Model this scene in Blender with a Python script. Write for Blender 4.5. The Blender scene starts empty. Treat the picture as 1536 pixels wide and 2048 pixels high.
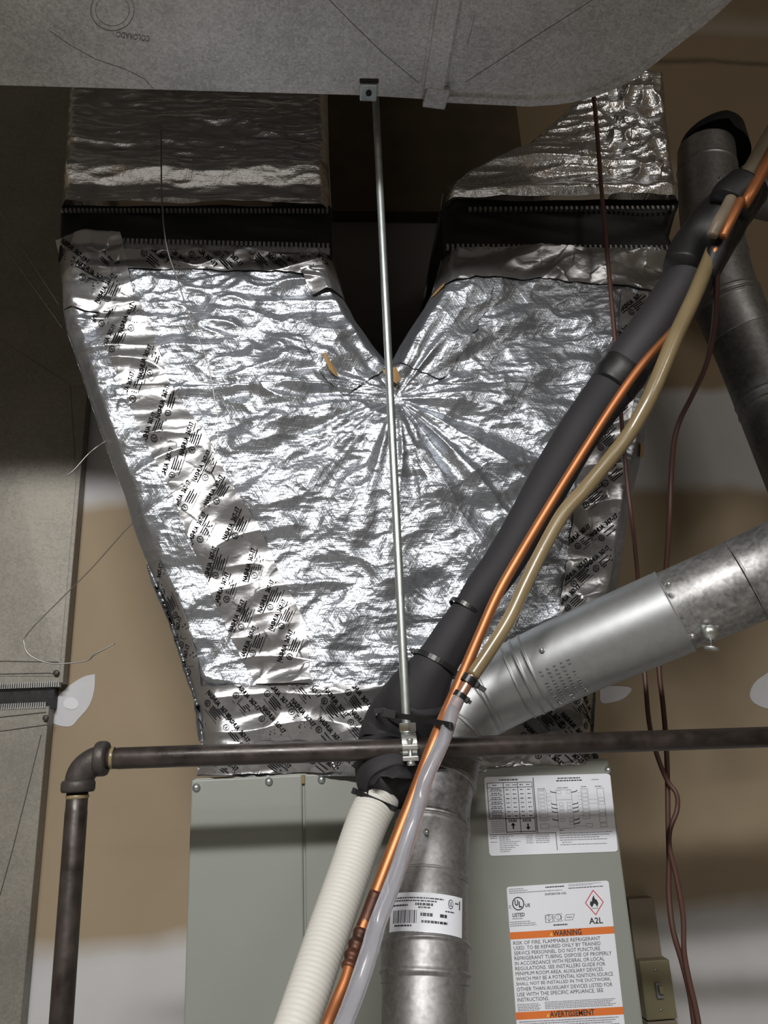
import bpy, math, random
import numpy as np
from mathutils import Vector, Matrix
random.seed(7); rng = np.random.RandomState(11)
D = bpy.data; COL = bpy.context.scene.collection; SC = bpy.context.scene
# ------------------------------------------------------------------ camera
F = 1538.0; CAMZ = 1.5
_up = np.array([545-768, 1024+3550, -F]); _up /= np.linalg.norm(_up)
_x = np.array([22900-768, 1024-840, -F]); _x /= np.linalg.norm(_x)
_x -= _up*(_x@_up); _x /= np.linalg.norm(_x)
_y = np.cross(_up, _x); R = np.array([_x, _y, _up])
cam = D.objects.new('camera', D.cameras.new('camera')); COL.objects.link(cam); SC.camera = cam
cam.data.sensor_fit = 'VERTICAL'; cam.data.sensor_height = 36; cam.data.lens = 36*F/2048
cam.data.clip_start = .01
M4 = Matrix([list(R[i])+[0] for i in range(3)]+[[0, 0, 0, 1]]); M4.translation = Vector((0, 0, CAMZ)); cam.matrix_world = M4
# ------------------------------------------------------------------ light
SC.view_settings.view_transform = 'Standard'; SC.view_settings.look = 'None'
SC.view_settings.gamma = 1; SC.view_settings.use_curve_mapping = False
SC.view_settings.exposure = 0.0
w = D.worlds.new('world'); SC.world = w; w.use_nodes = True
w.node_tree.nodes['Background'].inputs[0].default_value = (.8, .85, 1, 1); w.node_tree.nodes['Background'].inputs[1].default_value = .05
def area(name, loc, target, sx, sy, power, col):
    l = D.lights.new(name, 'AREA'); l.shape = 'RECTANGLE'; l.size = sx; l.size_y = sy; l.energy = power; l.color = col
    o = D.objects.new(name, l); COL.objects.link(o); o.location = loc
    o.rotation_euler = (Vector(target)-Vector(loc)).to_track_quat('-Z', 'Y').to_euler(); return o
area('strip_and_fill_light', (-.42, -1.35, CAMZ+1.45), (.1, 1.0, CAMZ-.3), 1.2, .10, 80, (1, .98, .95))
area('strip_and_fill_light', (1.5, -2.4, CAMZ+1.6), (1.2, .5, CAMZ-.6), 1.25, .12, 18, (1, .96, .9))  # added fill lamp to lift the upper right wall, no known fixture

# ------------------------------------------------------------------ projection helpers (pixel -> point on a real plane)
def ray(px, py):
    px = np.asarray(px, float); py = np.asarray(py, float)
    c = np.stack([px-768, 1024-py, np.full_like(px, -F)], -1)
    return c@R.T
def P(px, py, Y):
    r = ray(px, py); k = np.asarray(Y, float)/r[..., 1]; p = r*k[..., None]; p[..., 2] += CAMZ; return p
def PZ(px, py, h):
    r = ray(px, py); k = h/r[..., 2]; p = r*k[..., None]; p[..., 2] += CAMZ; return p
def rad(px, py, Y, d): return d/2*Y/ray(px, py)[1]
# ------------------------------------------------------------------ numpy perlin
_perm = rng.permutation(512); _perm = np.concatenate([_perm, _perm, _perm]); _ang = rng.rand(512)*2*np.pi
def perlin(x, y, s=0):
    x = np.asarray(x, float)+s*17.31; y = np.asarray(y, float)+s*9.77
    xi = np.floor(x).astype(int); yi = np.floor(y).astype(int); xf = x-xi; yf = y-yi
    def g(i, j, dx, dy):
        a = _ang[_perm[(_perm[i & 511]+j) & 511]]; return np.cos(a)*dx+np.sin(a)*dy
    u = xf*xf*xf*(xf*(xf*6-15)+10); v = yf*yf*yf*(yf*(yf*6-15)+10)
    a = g(xi, yi, xf, yf); b = g(xi+1, yi, xf-1, yf); c = g(xi, yi+1, xf, yf-1); d = g(xi+1, yi+1, xf-1, yf-1)
    return (a+(b-a)*u+(c-a)*v+(a-b-c+d)*u*v)*1.5
def ridge(x, y, s=0): return 1-2*np.abs(perlin(x, y, s))
def facets(x, y, s=0):                      # crumpled-sheet relief: piecewise planar cells
    xi = np.floor(x).astype(int); yi = np.floor(y).astype(int); best = np.full(x.shape, 9.); h = np.zeros(x.shape)
    for i in (-1, 0, 1):
        for j in (-1, 0, 1):
            cx = xi+i; cy = yi+j; k = _perm[(_perm[(cx+s*7) & 511]+cy) & 511]
            ax = (_perm[k+31] & 511)/511.; ay = (_perm[k+77] & 511)/511.
            dx = x-(cx+ax); dy = y-(cy+ay); d = dx*dx+dy*dy
            hh = dx*np.cos(_ang[k])*.6+dy*np.sin(_ang[k])*.6
            m = d < best; best = np.where(m, d, best); h = np.where(m, hh, h)
    return h
# ------------------------------------------------------------------ object helpers
ORI = {}
def mk(name, V, Fc, mats, parent=None, smooth=True, midx=None, label=None, cat=None, group=None, kind=None):
    V = np.asarray(V, float).reshape(-1, 3)
    if parent is not None: o0 = ORI[parent.name]
    elif kind == 'structure': o0 = np.zeros(3)
    else: o0 = np.array([(V[:, 0].min()+V[:, 0].max())/2, (V[:, 1].min()+V[:, 1].max())/2, V[:, 2].min()])
    me = D.meshes.new(name); me.from_pydata((V-o0).tolist(), [], [tuple(int(i) for i in f) for f in Fc])
    if not isinstance(mats, (list, tuple)): mats = [mats]
    for m in mats: me.materials.append(m)
    if smooth is True: me.polygons.foreach_set('use_smooth', [True]*len(me.polygons))
    if midx is not None: me.polygons.foreach_set('material_index', list(midx))
    me.update(); o = D.objects.new(name, me); COL.objects.link(o)
    if parent is not None: o.parent = parent
    else: o.location = o0
    ORI[o.name] = o0; tag(o, label, cat, group, kind); return o
def tag(o, label=None, cat=None, group=None, kind=None):
    for k, v in (('label', label), ('category', cat), ('group', group), ('kind', kind)):
        if v: o[k] = v
def thing(name, loc, label, cat, group=None):
    o = D.objects.new(name, None); COL.objects.link(o); o.location = [float(a) for a in loc]; o.empty_display_size = .05
    ORI[o.name] = np.array([float(a) for a in loc]); tag(o, label, cat, group); return o
class MB:
    def __init__(s): s.V = []; s.F = []; s.m = []; s.n = 0
    def add(s, V, Fc, mi=0):
        V = np.asarray(V, float).reshape(-1, 3); s.V.append(V); s.F += [tuple(int(i)+s.n for i in f) for f in Fc]; s.m += [mi]*len(Fc); s.n += len(V); return s
    def obj(s, name, mats, parent=None, **k): return mk(name, np.concatenate(s.V), s.F, mats, parent, midx=s.m, **k)
BOXF = [(0, 3, 2, 1), (4, 5, 6, 7), (0, 1, 5, 4), (1, 2, 6, 5), (2, 3, 7, 6), (3, 0, 4, 7)]
def box(a, b):
    (x0, y0, z0), (x1, y1, z1) = a, b
    return np.array([(x0, y0, z0), (x1, y0, z0), (x1, y1, z0), (x0, y1, z0), (x0, y0, z1), (x1, y0, z1), (x1, y1, z1), (x0, y1, z1)]), BOXF
def obox(c, ax, ay, az):                     # oriented box, half-axis vectors
    c, ax, ay, az = map(np.asarray, (c, ax, ay, az))
    return np.array([c+sx*ax+sy*ay+sz*az for sz in (-1, 1) for sx, sy in ((-1, -1), (1, -1), (1, 1), (-1, 1))]), BOXF
def bevel(o, wd=.002, seg=2):
    m = o.modifiers.new('bevel', 'BEVEL'); m.width = wd; m.segments = seg; m.limit_method = 'ANGLE'; return o
def cat_rom(pts, n=10):
    pts = np.asarray(pts, float); out = []
    q = np.vstack([2*pts[0]-pts[1], pts, 2*pts[-1]-pts[-2]])
    for i in range(1, len(q)-2):
        for t in np.linspace(0, 1, n, endpoint=False):
            a, b, c, d = q[i-1:i+3]
            out.append(.5*((2*b)+(c-a)*t+(2*a-5*b+4*c-d)*t*t+(-a+3*b-3*c+d)*t**3))
    out.append(pts[-1]); return np.array(out)
def sweep(C, Rr, segs=20, caps=True, wob=None):
    C = np.asarray(C, float); n = len(C); T = np.gradient(C, axis=0); T /= np.linalg.norm(T, axis=1)[:, None]
    u = np.cross(T[0], [0, 1, 0.01]); u /= np.linalg.norm(u); V = []
    for i in range(n):
        u = u-T[i]*(u@T[i]); u /= np.linalg.norm(u); v = np.cross(T[i], u)
        for k in range(segs):
            a = 2*np.pi*k/segs; r = Rr[i]*(1 if wob is None else wob(i/n, a)); V.append(C[i]+r*(np.cos(a)*u+np.sin(a)*v))
    Fc = [(i*segs+k, i*segs+(k+1) % segs, (i+1)*segs+(k+1) % segs, (i+1)*segs+k) for i in range(n-1) for k in range(segs)]
    if caps: Fc += [tuple(range(segs))[::-1], tuple((n-1)*segs+k for k in range(segs))]
    return np.array(V), Fc
def pxpath(pts, n=10):
    """pts: (px,py,Y,diameter_px) -> centre line and radii of a real tube"""
    pts = np.asarray(pts, float); C = np.array([P(p[0], p[1], p[2]) for p in pts]); r = np.array([rad(*p) for p in pts])
    q = cat_rom(np.hstack([C, r[:, None]]), n); return q[:, :3], q[:, 3]
def lathe(p0, ax, prof, segs=40, caps=False, ref=(0, -1, 0)):
    p0 = np.asarray(p0, float); ax = np.asarray(ax, float); ax = ax/np.linalg.norm(ax)
    u = np.asarray(ref, float)-ax*np.dot(ref, ax); u /= np.linalg.norm(u); v = np.cross(ax, u); V = []
    for s, r in prof:
        for k in range(segs):
            a = 2*np.pi*k/segs; V.append(p0+ax*s+r*(np.cos(a)*u+np.sin(a)*v))
    n = len(prof)
    Fc = [(i*segs+k, i*segs+(k+1) % segs, (i+1)*segs+(k+1) % segs, (i+1)*segs+k) for i in range(n-1) for k in range(segs)]
    if caps: Fc += [tuple(range(segs))[::-1], tuple((n-1)*segs+k for k in range(segs))]
    return np.array(V), Fc
def gridfaces(m, n): return [(i*n+j, i*n+j+1, (i+1)*n+j+1, (i+1)*n+j) for i in range(m-1) for j in range(n-1)]
_tc = {}
def text2d(body, bold=0.0, res=2):
    k = (body, bold, res)
    if k not in _tc:
        c = D.curves.new('lettering', 'FONT'); c.body = body; c.offset = bold; c.resolution_u = res; c.align_x = 'LEFT'; c.fill_mode = 'FRONT'
        c.extrude = 0; c.size = 1
        o = D.objects.new('lettering', c); COL.objects.link(o); bpy.context.view_layer.update()
        me = o.to_mesh(); V = np.array([v.co[:2] for v in me.vertices]); Fc = [tuple(p.vertices) for p in me.polygons]
        o.to_mesh_clear(); D.objects.remove(o); D.curves.remove(c); _tc[k] = (V, Fc)
    V, Fc = _tc[k]; return V.copy(), Fc
def text_fit(body, x0, y0, wd, ht, bold=0.0, hdir=-1):
    """lettering fitted in a box whose top left is x0,y0 (y grows downward)"""
    V, Fc = text2d(body, bold)
    mn = V.min(0); mx = V.max(0); V = (V-mn)/(mx-mn)
    return np.stack([x0+V[:, 0]*wd, y0+(1-V[:, 1])*ht], 1), Fc
def rect2(x0, y0, x1, y1, n=2):
    t = np.linspace(0, 1, n); V = [(x0+(x1-x0)*a, y) for y in (y0, y1) for a in t]; return np.array(V, float), gridfaces(2, n)
def ring2(cx, cy, rx, ry, th, n=28):
    V = []; 
    for k in range(n):
        a = 2*np.pi*k/n; V += [(cx+rx*np.cos(a), cy+ry*np.sin(a)), (cx+(rx-th)*np.cos(a), cy+(ry-th)*np.sin(a))]
    return np.array(V), [(2*k, 2*((k+1) % n), 2*((k+1) % n)+1, 2*k+1) for k in range(n)]
def poly2(pts): return np.array(pts, float), [tuple(range(len(pts)))]
def line2(x0, y0, x1, y1, t):
    d = np.array([x1-x0, y1-y0], float); d /= np.linalg.norm(d); n = np.array([-d[1], d[0]])*t/2
    return np.array([(x0, y0)-n, (x1, y1)-n, (x1, y1)+n, (x0, y0)+n]), [(0, 1, 2, 3)]
# ------------------------------------------------------------------ materials
def mat(name, col, rough=.5, metal=0., var=0., vscale=20., bump=0., bscale=60., col2=None, vdet=4., stretch=None, spec=None, coat=0., bdist=.002, rvar=0.):
    m = D.materials.new(name); m.use_nodes = True; nt = m.node_tree; N = nt.nodes; L = nt.links; b = N['Principled BSDF']
    b.inputs['Base Color'].default_value = (*col, 1); b.inputs['Roughness'].default_value = rough; b.inputs['Metallic'].default_value = metal
    if spec is not None: b.inputs['Specular IOR Level'].default_value = spec
    if coat: b.inputs['Coat Weight'].default_value = coat
    tc = N.new('ShaderNodeTexCoord'); src = tc.outputs['Object']
    if stretch:
        mp = N.new('ShaderNodeMapping'); mp.inputs['Scale'].default_value = stretch; L.new(src, mp.inputs[0]); src = mp.outputs[0]
    if var or col2 or rvar:
        n = N.new('ShaderNodeTexNoise'); n.inputs['Scale'].default_value = vscale; n.inputs['Detail'].default_value = vdet; L.new(src, n.inputs['Vector'])
        mr = N.new('ShaderNodeMapRange'); mr.inputs[1].default_value = .3; mr.inputs[2].default_value = .7; L.new(n.outputs[0], mr.inputs[0])
        if var or col2:
            mx = N.new('ShaderNodeMix'); mx.data_type = 'RGBA'; L.new(mr.outputs[0], mx.inputs[0])
            c2 = col2 or tuple(max(0, c*(1-var)) for c in col)
            mx.inputs[6].default_value = (*c2, 1); mx.inputs[7].default_value = (*col, 1); L.new(mx.outputs[2], b.inputs['Base Color'])
        if rvar:
            r2 = N.new('ShaderNodeMapRange'); r2.inputs[3].default_value = rough-rvar; r2.inputs[4].default_value = rough+rvar; L.new(mr.outputs[0], r2.inputs[0]); L.new(r2.outputs[0], b.inputs['Roughness'])
    if bump:
        n = N.new('ShaderNodeTexNoise'); n.inputs['Scale'].default_value = bscale; n.inputs['Detail'].default_value = 3; L.new(src, n.inputs['Vector'])
        bp = N.new('ShaderNodeBump'); bp.inputs['Strength'].default_value = bump; bp.inputs['Distance'].default_value = bdist; L.new(n.outputs[0], bp.inputs['Height']); L.new(bp.outputs[0], b.inputs['Normal'])
    return m
def foil_mat(name, rough, scrim, bs=45, bstr=.6, col=(.82, .82, .84), metal=1.):
    m = mat(name, col, rough, metal); nt = m.node_tree; N = nt.nodes; L = nt.links; b = N['Principled BSDF']; tc = N['Texture Coordinate']
    h = None
    def add(a, k):
        nonlocal h
        ml = N.new('ShaderNodeMath'); ml.operation = 'MULTIPLY'; ml.inputs[1].default_value = k; L.new(a, ml.inputs[0])
        if h is None: h = ml.outputs[0]
        else:
            ad = N.new('ShaderNodeMath'); L.new(h, ad.inputs[0]); L.new(ml.outputs[0], ad.inputs[1]); h = ad.outputs[0]
    for sc, k in ((bs, 1.0), (bs*3.1, .35)):
        n = N.new('ShaderNodeTexNoise'); n.noise_type = 'RIDGED_MULTIFRACTAL' if False else 'FBM'; n.inputs['Scale'].default_value = sc; n.inputs['Detail'].default_value = 4
        mp = N.new('ShaderNodeMapping'); mp.inputs['Scale'].default_value = (1, 1, 1.8); L.new(tc.outputs['Object'], mp.inputs[0]); L.new(mp.outputs[0], n.inputs['Vector'])
        s = N.new('ShaderNodeMath'); s.operation = 'SUBTRACT'; s.inputs[1].default_value = .5; L.new(n.outputs[0], s.inputs[0])
        a = N.new('ShaderNodeMath'); a.operation = 'ABSOLUTE'; L.new(s.outputs[0], a.inputs[0]); add(a.outputs[0], k*4)
    if scrim:                                # reinforcing yarns under the foil: three families of threads
        for ang, per in ((0, .0065), (math.radians(62), .0095), (math.radians(-62), .0095)):
            mp = N.new('ShaderNodeMapping'); mp.inputs['Rotation'].default_value = (0, ang, 0); L.new(tc.outputs['Object'], mp.inputs[0])
            sx = N.new('ShaderNodeSeparateXYZ'); L.new(mp.outputs[0], sx.inputs[0])
            q = N.new('ShaderNodeMath'); q.operation = 'MULTIPLY'; q.inputs[1].default_value = 1/per; L.new(sx.outputs[2], q.inputs[0])
            f = N.new('ShaderNodeMath'); f.operation = 'FRACT'; L.new(q.outputs[0], f.inputs[0])
            c = N.new('ShaderNodeMath'); c.operation = 'PINGPONG'; c.inputs[1].default_value = .5; L.new(f.outputs[0], c.inputs[0])
            g = N.new('ShaderNodeMapRange'); g.interpolation_type = 'SMOOTHSTEP'; g.inputs[1].default_value = .0; g.inputs[2].default_value = .14; g.inputs[3].default_value = 1; g.inputs[4].default_value = 0; L.new(c.outputs[0], g.inputs[0]); add(g.outputs[0], scrim)
    bp = N.new('ShaderNodeBump'); bp.inputs['Strength'].default_value = bstr; bp.inputs['Distance'].default_value = .0016; L.new(h, bp.inputs['Height']); L.new(bp.outputs[0], b.inputs['Normal'])
    return m
def galv(name, v=.5, rough=.42, sc=60, var=.45, metal=.85, bump=.05, tint=(1, 1, 1)):
    m = mat(name, (v*tint[0], v*tint[1], v*tint[2]), rough, metal, bump=bump, bscale=25, bdist=.003); nt = m.node_tree; N = nt.nodes; L = nt.links; b = N['Principled BSDF']; tc = N['Texture Coordinate']
    vo = N.new('ShaderNodeTexVoronoi'); vo.inputs['Scale'].default_value = sc*2; L.new(tc.outputs['Object'], vo.inputs['Vector'])
    n = N.new('ShaderNodeTexNoise'); n.inputs['Scale'].default_value = sc*3; n.inputs['Detail'].default_value = 5; L.new(tc.outputs['Object'], n.inputs['Vector'])
    n2 = N.new('ShaderNodeTexNoise'); n2.inputs['Scale'].default_value = 6; n2.inputs['Detail'].default_value = 3; L.new(tc.outputs['Object'], n2.inputs['Vector'])
    sp = N.new('ShaderNodeSeparateColor'); L.new(vo.outputs['Color'], sp.inputs[0])
    a = N.new('ShaderNodeMath'); a.operation = 'MULTIPLY_ADD'; a.inputs[1].default_value = .25; L.new(sp.outputs[0], a.inputs[0]); L.new(n.outputs[0], a.inputs[2])
    a2 = N.new('ShaderNodeMath'); a2.operation = 'MULTIPLY_ADD'; a2.inputs[1].default_value = .9; L.new(n2.outputs[0], a2.inputs[0]); L.new(a.outputs[0], a2.inputs[2])
    mr = N.new('ShaderNodeMapRange'); mr.inputs[1].default_value = .8; mr.inputs[2].default_value = 1.35; L.new(a2.outputs[0], mr.inputs[0])
    mx = N.new('ShaderNodeMix'); mx.data_type = 'RGBA'; L.new(mr.outputs[0], mx.inputs[0])
    mx.inputs[6].default_value = (*[v*(1-var)*t for t in tint], 1); mx.inputs[7].default_value = (*[v*t for t in tint], 1); L.new(mx.outputs[2], b.inputs['Base Color'])
    return m
M = {}
M['foil'] = foil_mat('foil_facing', .35, .22, bstr=.36, col=(.37, .39, .425), metal=.84)
M['foil_arm'] = foil_mat('foil_facing_smooth', .26, .12, bs=30)
M['tape'] = foil_mat('foil_tape', .3, 0, bs=18, bstr=.2, col=(.36, .36, .37), metal=.8)
M['ink'] = mat('tape_ink', (.008, .008, .009), .85, spec=.1)
M['black_cloth'] = mat('black_coated_fabric', (.005, .005, .006), .6, bump=.4, bscale=18, bdist=.01)
M['galv_duct'] = galv('galvanized_sheet', .78, .5, 90, var=.42, metal=.5)
M['galv_left'] = galv('galvanized_old', .29, .55, 80, .3, metal=.4, tint=(1, .94, .82))
M['galv_pipe'] = galv('galvanized_pipe', .36, .52, 70, .35)
M['galv_bright'] = galv('satin_aluminum_pipe', .40, .47, 30, .12, tint=(.97, 1, 1.02))
M['galv_spangle'] = galv('spangled_pipe', .40, .46, 55, .55)
M['galv_flue'] = galv('dull_flue', .40, .45, 40, .35)
M['dark_gap'] = mat('dark_recess', (.015, .014, .013), .8)
M['zinc'] = mat('zinc_plated', (.62, .68, .68), .36, .9, var=.2, vscale=80)
M['zinc_bright'] = mat('zinc_bright', (.75, .78, .76), .3, .9, var=.2, vscale=90)
M['iron'] = mat('black_iron', (.06, .047, .042), .38, .35, var=.6, vscale=45, bump=.25, bscale=120, bdist=.001, spec=.7, rvar=.1)
M['cast'] = mat('cast_iron', (.075, .065, .06), .5, .35, var=.4, vscale=60, bump=.5, bscale=260, bdist=.0008)
M['foam'] = mat('black_foam', (.021, .020, .024), .75, bump=.25, bscale=200, bdist=.0008, var=.25, vscale=12)
M['foam_up'] = mat('foam_skin', (.026, .024, .028), .65, bump=.2, bscale=90, bdist=.001)
M['btape'] = mat('black_tape', (.008, .008, .009), .5, bump=.3, bscale=60, bdist=.002)
M['copper'] = mat('copper', (.5, .19, .075), .45, .7, var=.25, vscale=30, stretch=(1, 1, .3))
M['copper_dark'] = mat('heat_darkened_copper', (.05, .022, .016), .5, .5, col2=(.16, .06, .03), vscale=60)
M['vinyl'] = mat('aged_vinyl', (.25, .19, .10), .28, 0, var=.25, vscale=14, coat=.3)
M['tanfoam'] = mat('tan_grey_tube', (.26, .21, .15), .5, var=.3, vscale=30)
M['white_hose'] = mat('ribbed_white', (.60, .59, .55), .55)
M['tie'] = mat('black_nylon', (.012, .012, .013), .35)
M['cabinet'] = mat('grey_green_enamel', (.245, .26, .235), .42, 0, bump=.03, bscale=200, bdist=.0005)
M['paper'] = mat('sticker_paper', (.72, .74, .80), .5)
M['print'] = mat('sticker_print', (.03, .03, .035), .5)
M['print_grey'] = mat('sticker_fine_print', (.22, .22, .25), .5)
M['orange'] = mat('sticker_orange', (.66, .17, .035), .5)
M['red'] = mat('sticker_red', (.55, .04, .06), .5)
M['wire'] = mat('brown_wire_jacket', (.085, .038, .03), .5)
M['wire2'] = mat('steel_tie_wire', (.33, .32, .30), .35, .9)
M['wire_dark'] = mat('dull_tie_wire', (.12, .12, .12), .4, .8)
M['plate'] = mat('olive_almond_plastic', (.22, .20, .115), .5)
M['raceway'] = mat('tan_paint', (.24, .205, .15), .6)
M['brown'] = mat('kraft_backing', (.34, .2, .08), .7)
M['mark'] = mat('crease_scratch_line', (.1, .1, .095), .7)
# clear vinyl
m = D.materials.new('clear_vinyl'); m.use_nodes = True; b = m.node_tree.nodes['Principled BSDF']
b.inputs['Base Color'].default_value = (.66, .66, .72, 1); b.inputs['Roughness'].default_value = .16; b.inputs['Transmission Weight'].default_value = .72; b.inputs['IOR'].default_value = 1.25
M['clear'] = m
# drywall with joint-compound bands (the compound itself is white, the board is beige)
def drywall(name, flip=False):
    m = D.materials.new(name); m.use_nodes = True; nt = m.node_tree; N = nt.nodes; L = nt.links; b = N['Principled BSDF']; b.inputs['Roughness'].default_value = .85
    tc = N.new('ShaderNodeTexCoord'); sx = N.new('ShaderNodeSeparateXYZ'); L.new(tc.outputs['Object'], sx.inputs[0])
    n = N.new('ShaderNodeTexNoise'); n.inputs['Scale'].default_value = 5; n.inputs['Detail'].default_value = 5; L.new(tc.outputs['Object'], n.inputs['Vector'])
    s = N.new('ShaderNodeMath'); s.operation = 'MULTIPLY_ADD'; s.inputs[1].default_value = .06; L.new(n.outputs[0], s.inputs[0]); L.new(sx.outputs[2], s.inputs[2])
    d = N.new('ShaderNodeMath'); d.operation = 'DIVIDE'; d.inputs[1].default_value = 4.; L.new(s.outputs[0], d.inputs[0])
    cr = N.new('ShaderNodeValToRGB'); L.new(d.outputs[0], cr.inputs[0]); e = cr.color_ramp.elements
    be = (.33, .26, .175, 1); be2 = (.30, .225, .14, 1); wh = (.56, .56, .57, 1); lt = (.40, .35, .28, 1)
    def z(a): return (a+1.5+.03)/4
    st = [(z(-.33), wh), (z(-.28), be), (z(.615), be), (z(.65), wh), (z(.895), wh), (z(.92), be2), (z(1.45), be2), (z(1.50), lt), (z(1.60), lt), (z(1.66), be2), (z(2.04), be2), (z(2.05), (.1, .085, .06, 1)), (z(2.06), be2), (z(2.14), be2), (z(2.18), lt), (z(2.26), be2)]
    e[0].position = 0; e[0].color = wh; e[1].position = 1; e[1].color = be2
    for p_, c_ in st: k = e.new(p_); k.color = c_
    # long faint smears and scuffs
    n2 = N.new('ShaderNodeTexNoise'); n2.inputs['Scale'].default_value = 2.2; n2.inputs['Detail'].default_value = 6; L.new(tc.outputs['Object'], n2.inputs['Vector'])
    mr = N.new('ShaderNodeMapRange'); mr.inputs[1].default_value = .35; mr.inputs[2].default_value = .7; mr.inputs[3].default_value = .9; mr.inputs[4].default_value = 1.08; L.new(n2.outputs[0], mr.inputs[0])
    mx = N.new('ShaderNodeMix'); mx.data_type = 'RGBA'; mx.blend_type = 'MULTIPLY'; mx.inputs[0].default_value = 1; L.new(cr.outputs[0], mx.inputs[6]); L.new(mr.outputs[0], mx.inputs[7]); L.new(mx.outputs[2], b.inputs['Base Color'])
    n3 = N.new('ShaderNodeTexNoise'); n3.inputs['Scale'].default_value = 90; L.new(tc.outputs['Object'], n3.inputs['Vector'])
    bp = N.new('ShaderNodeBump'); bp.inputs['Strength'].default_value = .15; bp.inputs['Distance'].default_value = .001; L.new(n3.outputs[0], bp.inputs['Height']); L.new(bp.outputs[0], b.inputs['Normal'])
    return m
M['drywall'] = drywall('drywall_with_compound')
M['plainwall'] = mat('beige_board', (.34, .28, .2), .85, var=.15, vscale=3)
M['concrete'] = mat('concrete', (.55, .53, .50), .8, var=.25, vscale=4)
M['ceil'] = mat('ceiling_board', (.30, .27, .23), .9)
M['compound'] = mat('joint_compound', (.60, .60, .63), .8, var=.1, vscale=15)
M['compound2'] = mat('joint_compound_dab', (.72, .72, .76), .8)
M['greyboard'] = mat('grey_primed_board', (.20, .185, .18), .8)
M['darkwall'] = mat('dark_brown_wall', (.09, .065, .035), .8, var=.4, vscale=10)

# ------------------------------------------------------------------ room shell
WY = 1.75
def slab(name, a, b, m): v, f = box(a, b); return mk(name, v, f, m, kind='structure', smooth=False)
wall = slab('wall_back', (-2.6, WY, 0), (2.6, WY+.1, 4.1), M['drywall'])
slab('wall_front', (-2.6, -3.3, 0), (2.6, -3.2, 4.1), M['drywall'])
slab('wall_left', (-2.7, -3.2, 0), (-2.6, WY, 4.1), M['plainwall'])
slab('wall_right', (2.6, -3.2, 0), (2.7, WY, 4.1), M['plainwall'])
slab('floor', (-2.7, -3.3, -.1), (2.7, WY+.1, 0), M['concrete'])
slab('ceiling', (-2.7, -3.3, 4.1), (2.7, WY+.1, 4.2), M['ceil'])
# dark brown wall and grey board seen in the gap of the Y
a = P(690, 455, 1.62); b2 = P(880, 455, 1.62)
slab('trim_1', (a[0]-.12, 1.60, 1.2+CAMZ-1.0), (b2[0]+.12, 1.66, a[2]), M['greyboard'])
slab('trim_2', (a[0]-.18, 1.56, a[2]), (b2[0]+.22, 1.75, 4.1), M['darkwall'])
# compound patch on the wall
def blob(name, px, Y, th, m, parent, label):
    pts = cat_rom(np.array([P(x, y, Y) for x, y in px+[px[0]]]), 6)[:-1]; n = len(pts); q = pts.copy(); q[:, 1] += th
    return mk(name, np.vstack([pts, q]), [tuple(range(n))]+[(k, k+n, (k+1) % n+n, (k+1) % n) for k in range(n)], m, parent, smooth=False, label=label)
pp = blob('compound_patch', [(190, 1348), (166, 1354), (138, 1372), (114, 1396), (100, 1424), (98, 1440), (118, 1451), (142, 1452), (158, 1436), (178, 1412), (188, 1382)], WY-.0015, .003, M['compound'], wall, 'whitish joint compound patch')
blob('compound_dab', [(133, 1396), (146, 1395), (156, 1403), (156, 1413), (145, 1419), (131, 1415), (127, 1405)], WY-.003, .002, M['compound2'], wall, 'round white dab')
blob('compound_patch', [(1536, 1345), (1510, 1365), (1500, 1390), (1512, 1408), (1545, 1415), (1560, 1370)], WY-.0015, .003, M['compound'], wall, 'pale smear of joint compound')
blob('compound_patch', [(1200, 1378), (1222, 1372), (1262, 1376), (1250, 1395), (1222, 1405), (1202, 1404)], WY-.0015, .003, M['compound'], wall, 'pale smear of joint compound')

# ------------------------------------------------------------------ foil Y plenum
PY = 1.15
Lx = np.array([(500, 108), (560, 112), (610, 117), (650, 124), (720, 148), (800, 174), (860, 196), (920, 216), (980, 240), (1040, 256), (1100, 278), (1150, 300), (1210, 326), (1270, 346), (1330, 364), (1380, 380), (1420, 392), (1480, 398), (1530, 394), (1552, 384)], float)
Rx = np.array([(500, 1357), (560, 1358), (600, 1352), (700, 1332), (800, 1312), (860, 1302), (930, 1288), (1000, 1272), (1100, 1256), (1170, 1247), (1260, 1215), (1330, 1203), (1400, 1196), (1480, 1192), (1520, 1200), (1532, 1205)], float)
VL = np.array([(500, 665), (540, 680), (590, 692), (640, 718), (680, 748), (715, 778)], float)
VR = np.array([(500, 887), (560, 872), (600, 852), (640, 825), (680, 800), (715, 782)], float)
def xs(T, y): return np.interp(y, T[:, 0], T[:, 1])
outline = [np.array([(T[i, 1], T[i, 0]) for i in range(len(T))]) for T in (Lx, VL, VR, Rx)]
segs_ = []
for T in outline:
    w3 = P(T[:, 0], T[:, 1], PY)[:, [0, 2]]; segs_ += [(w3[i], w3[i+1]) for i in range(len(w3)-1)]
def dist_out(X, Z):
    d = np.full(X.shape, 9.)
    for a, b in segs_:
        ab = b-a; t = np.clip(((X-a[0])*ab[0]+(Z-a[1])*ab[1])/(ab@ab), 0, 1)
        d = np.minimum(d, np.hypot(X-a[0]-t*ab[0], Z-a[1]-t*ab[1]))
    return d
C0 = P(790, 800, PY)
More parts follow.
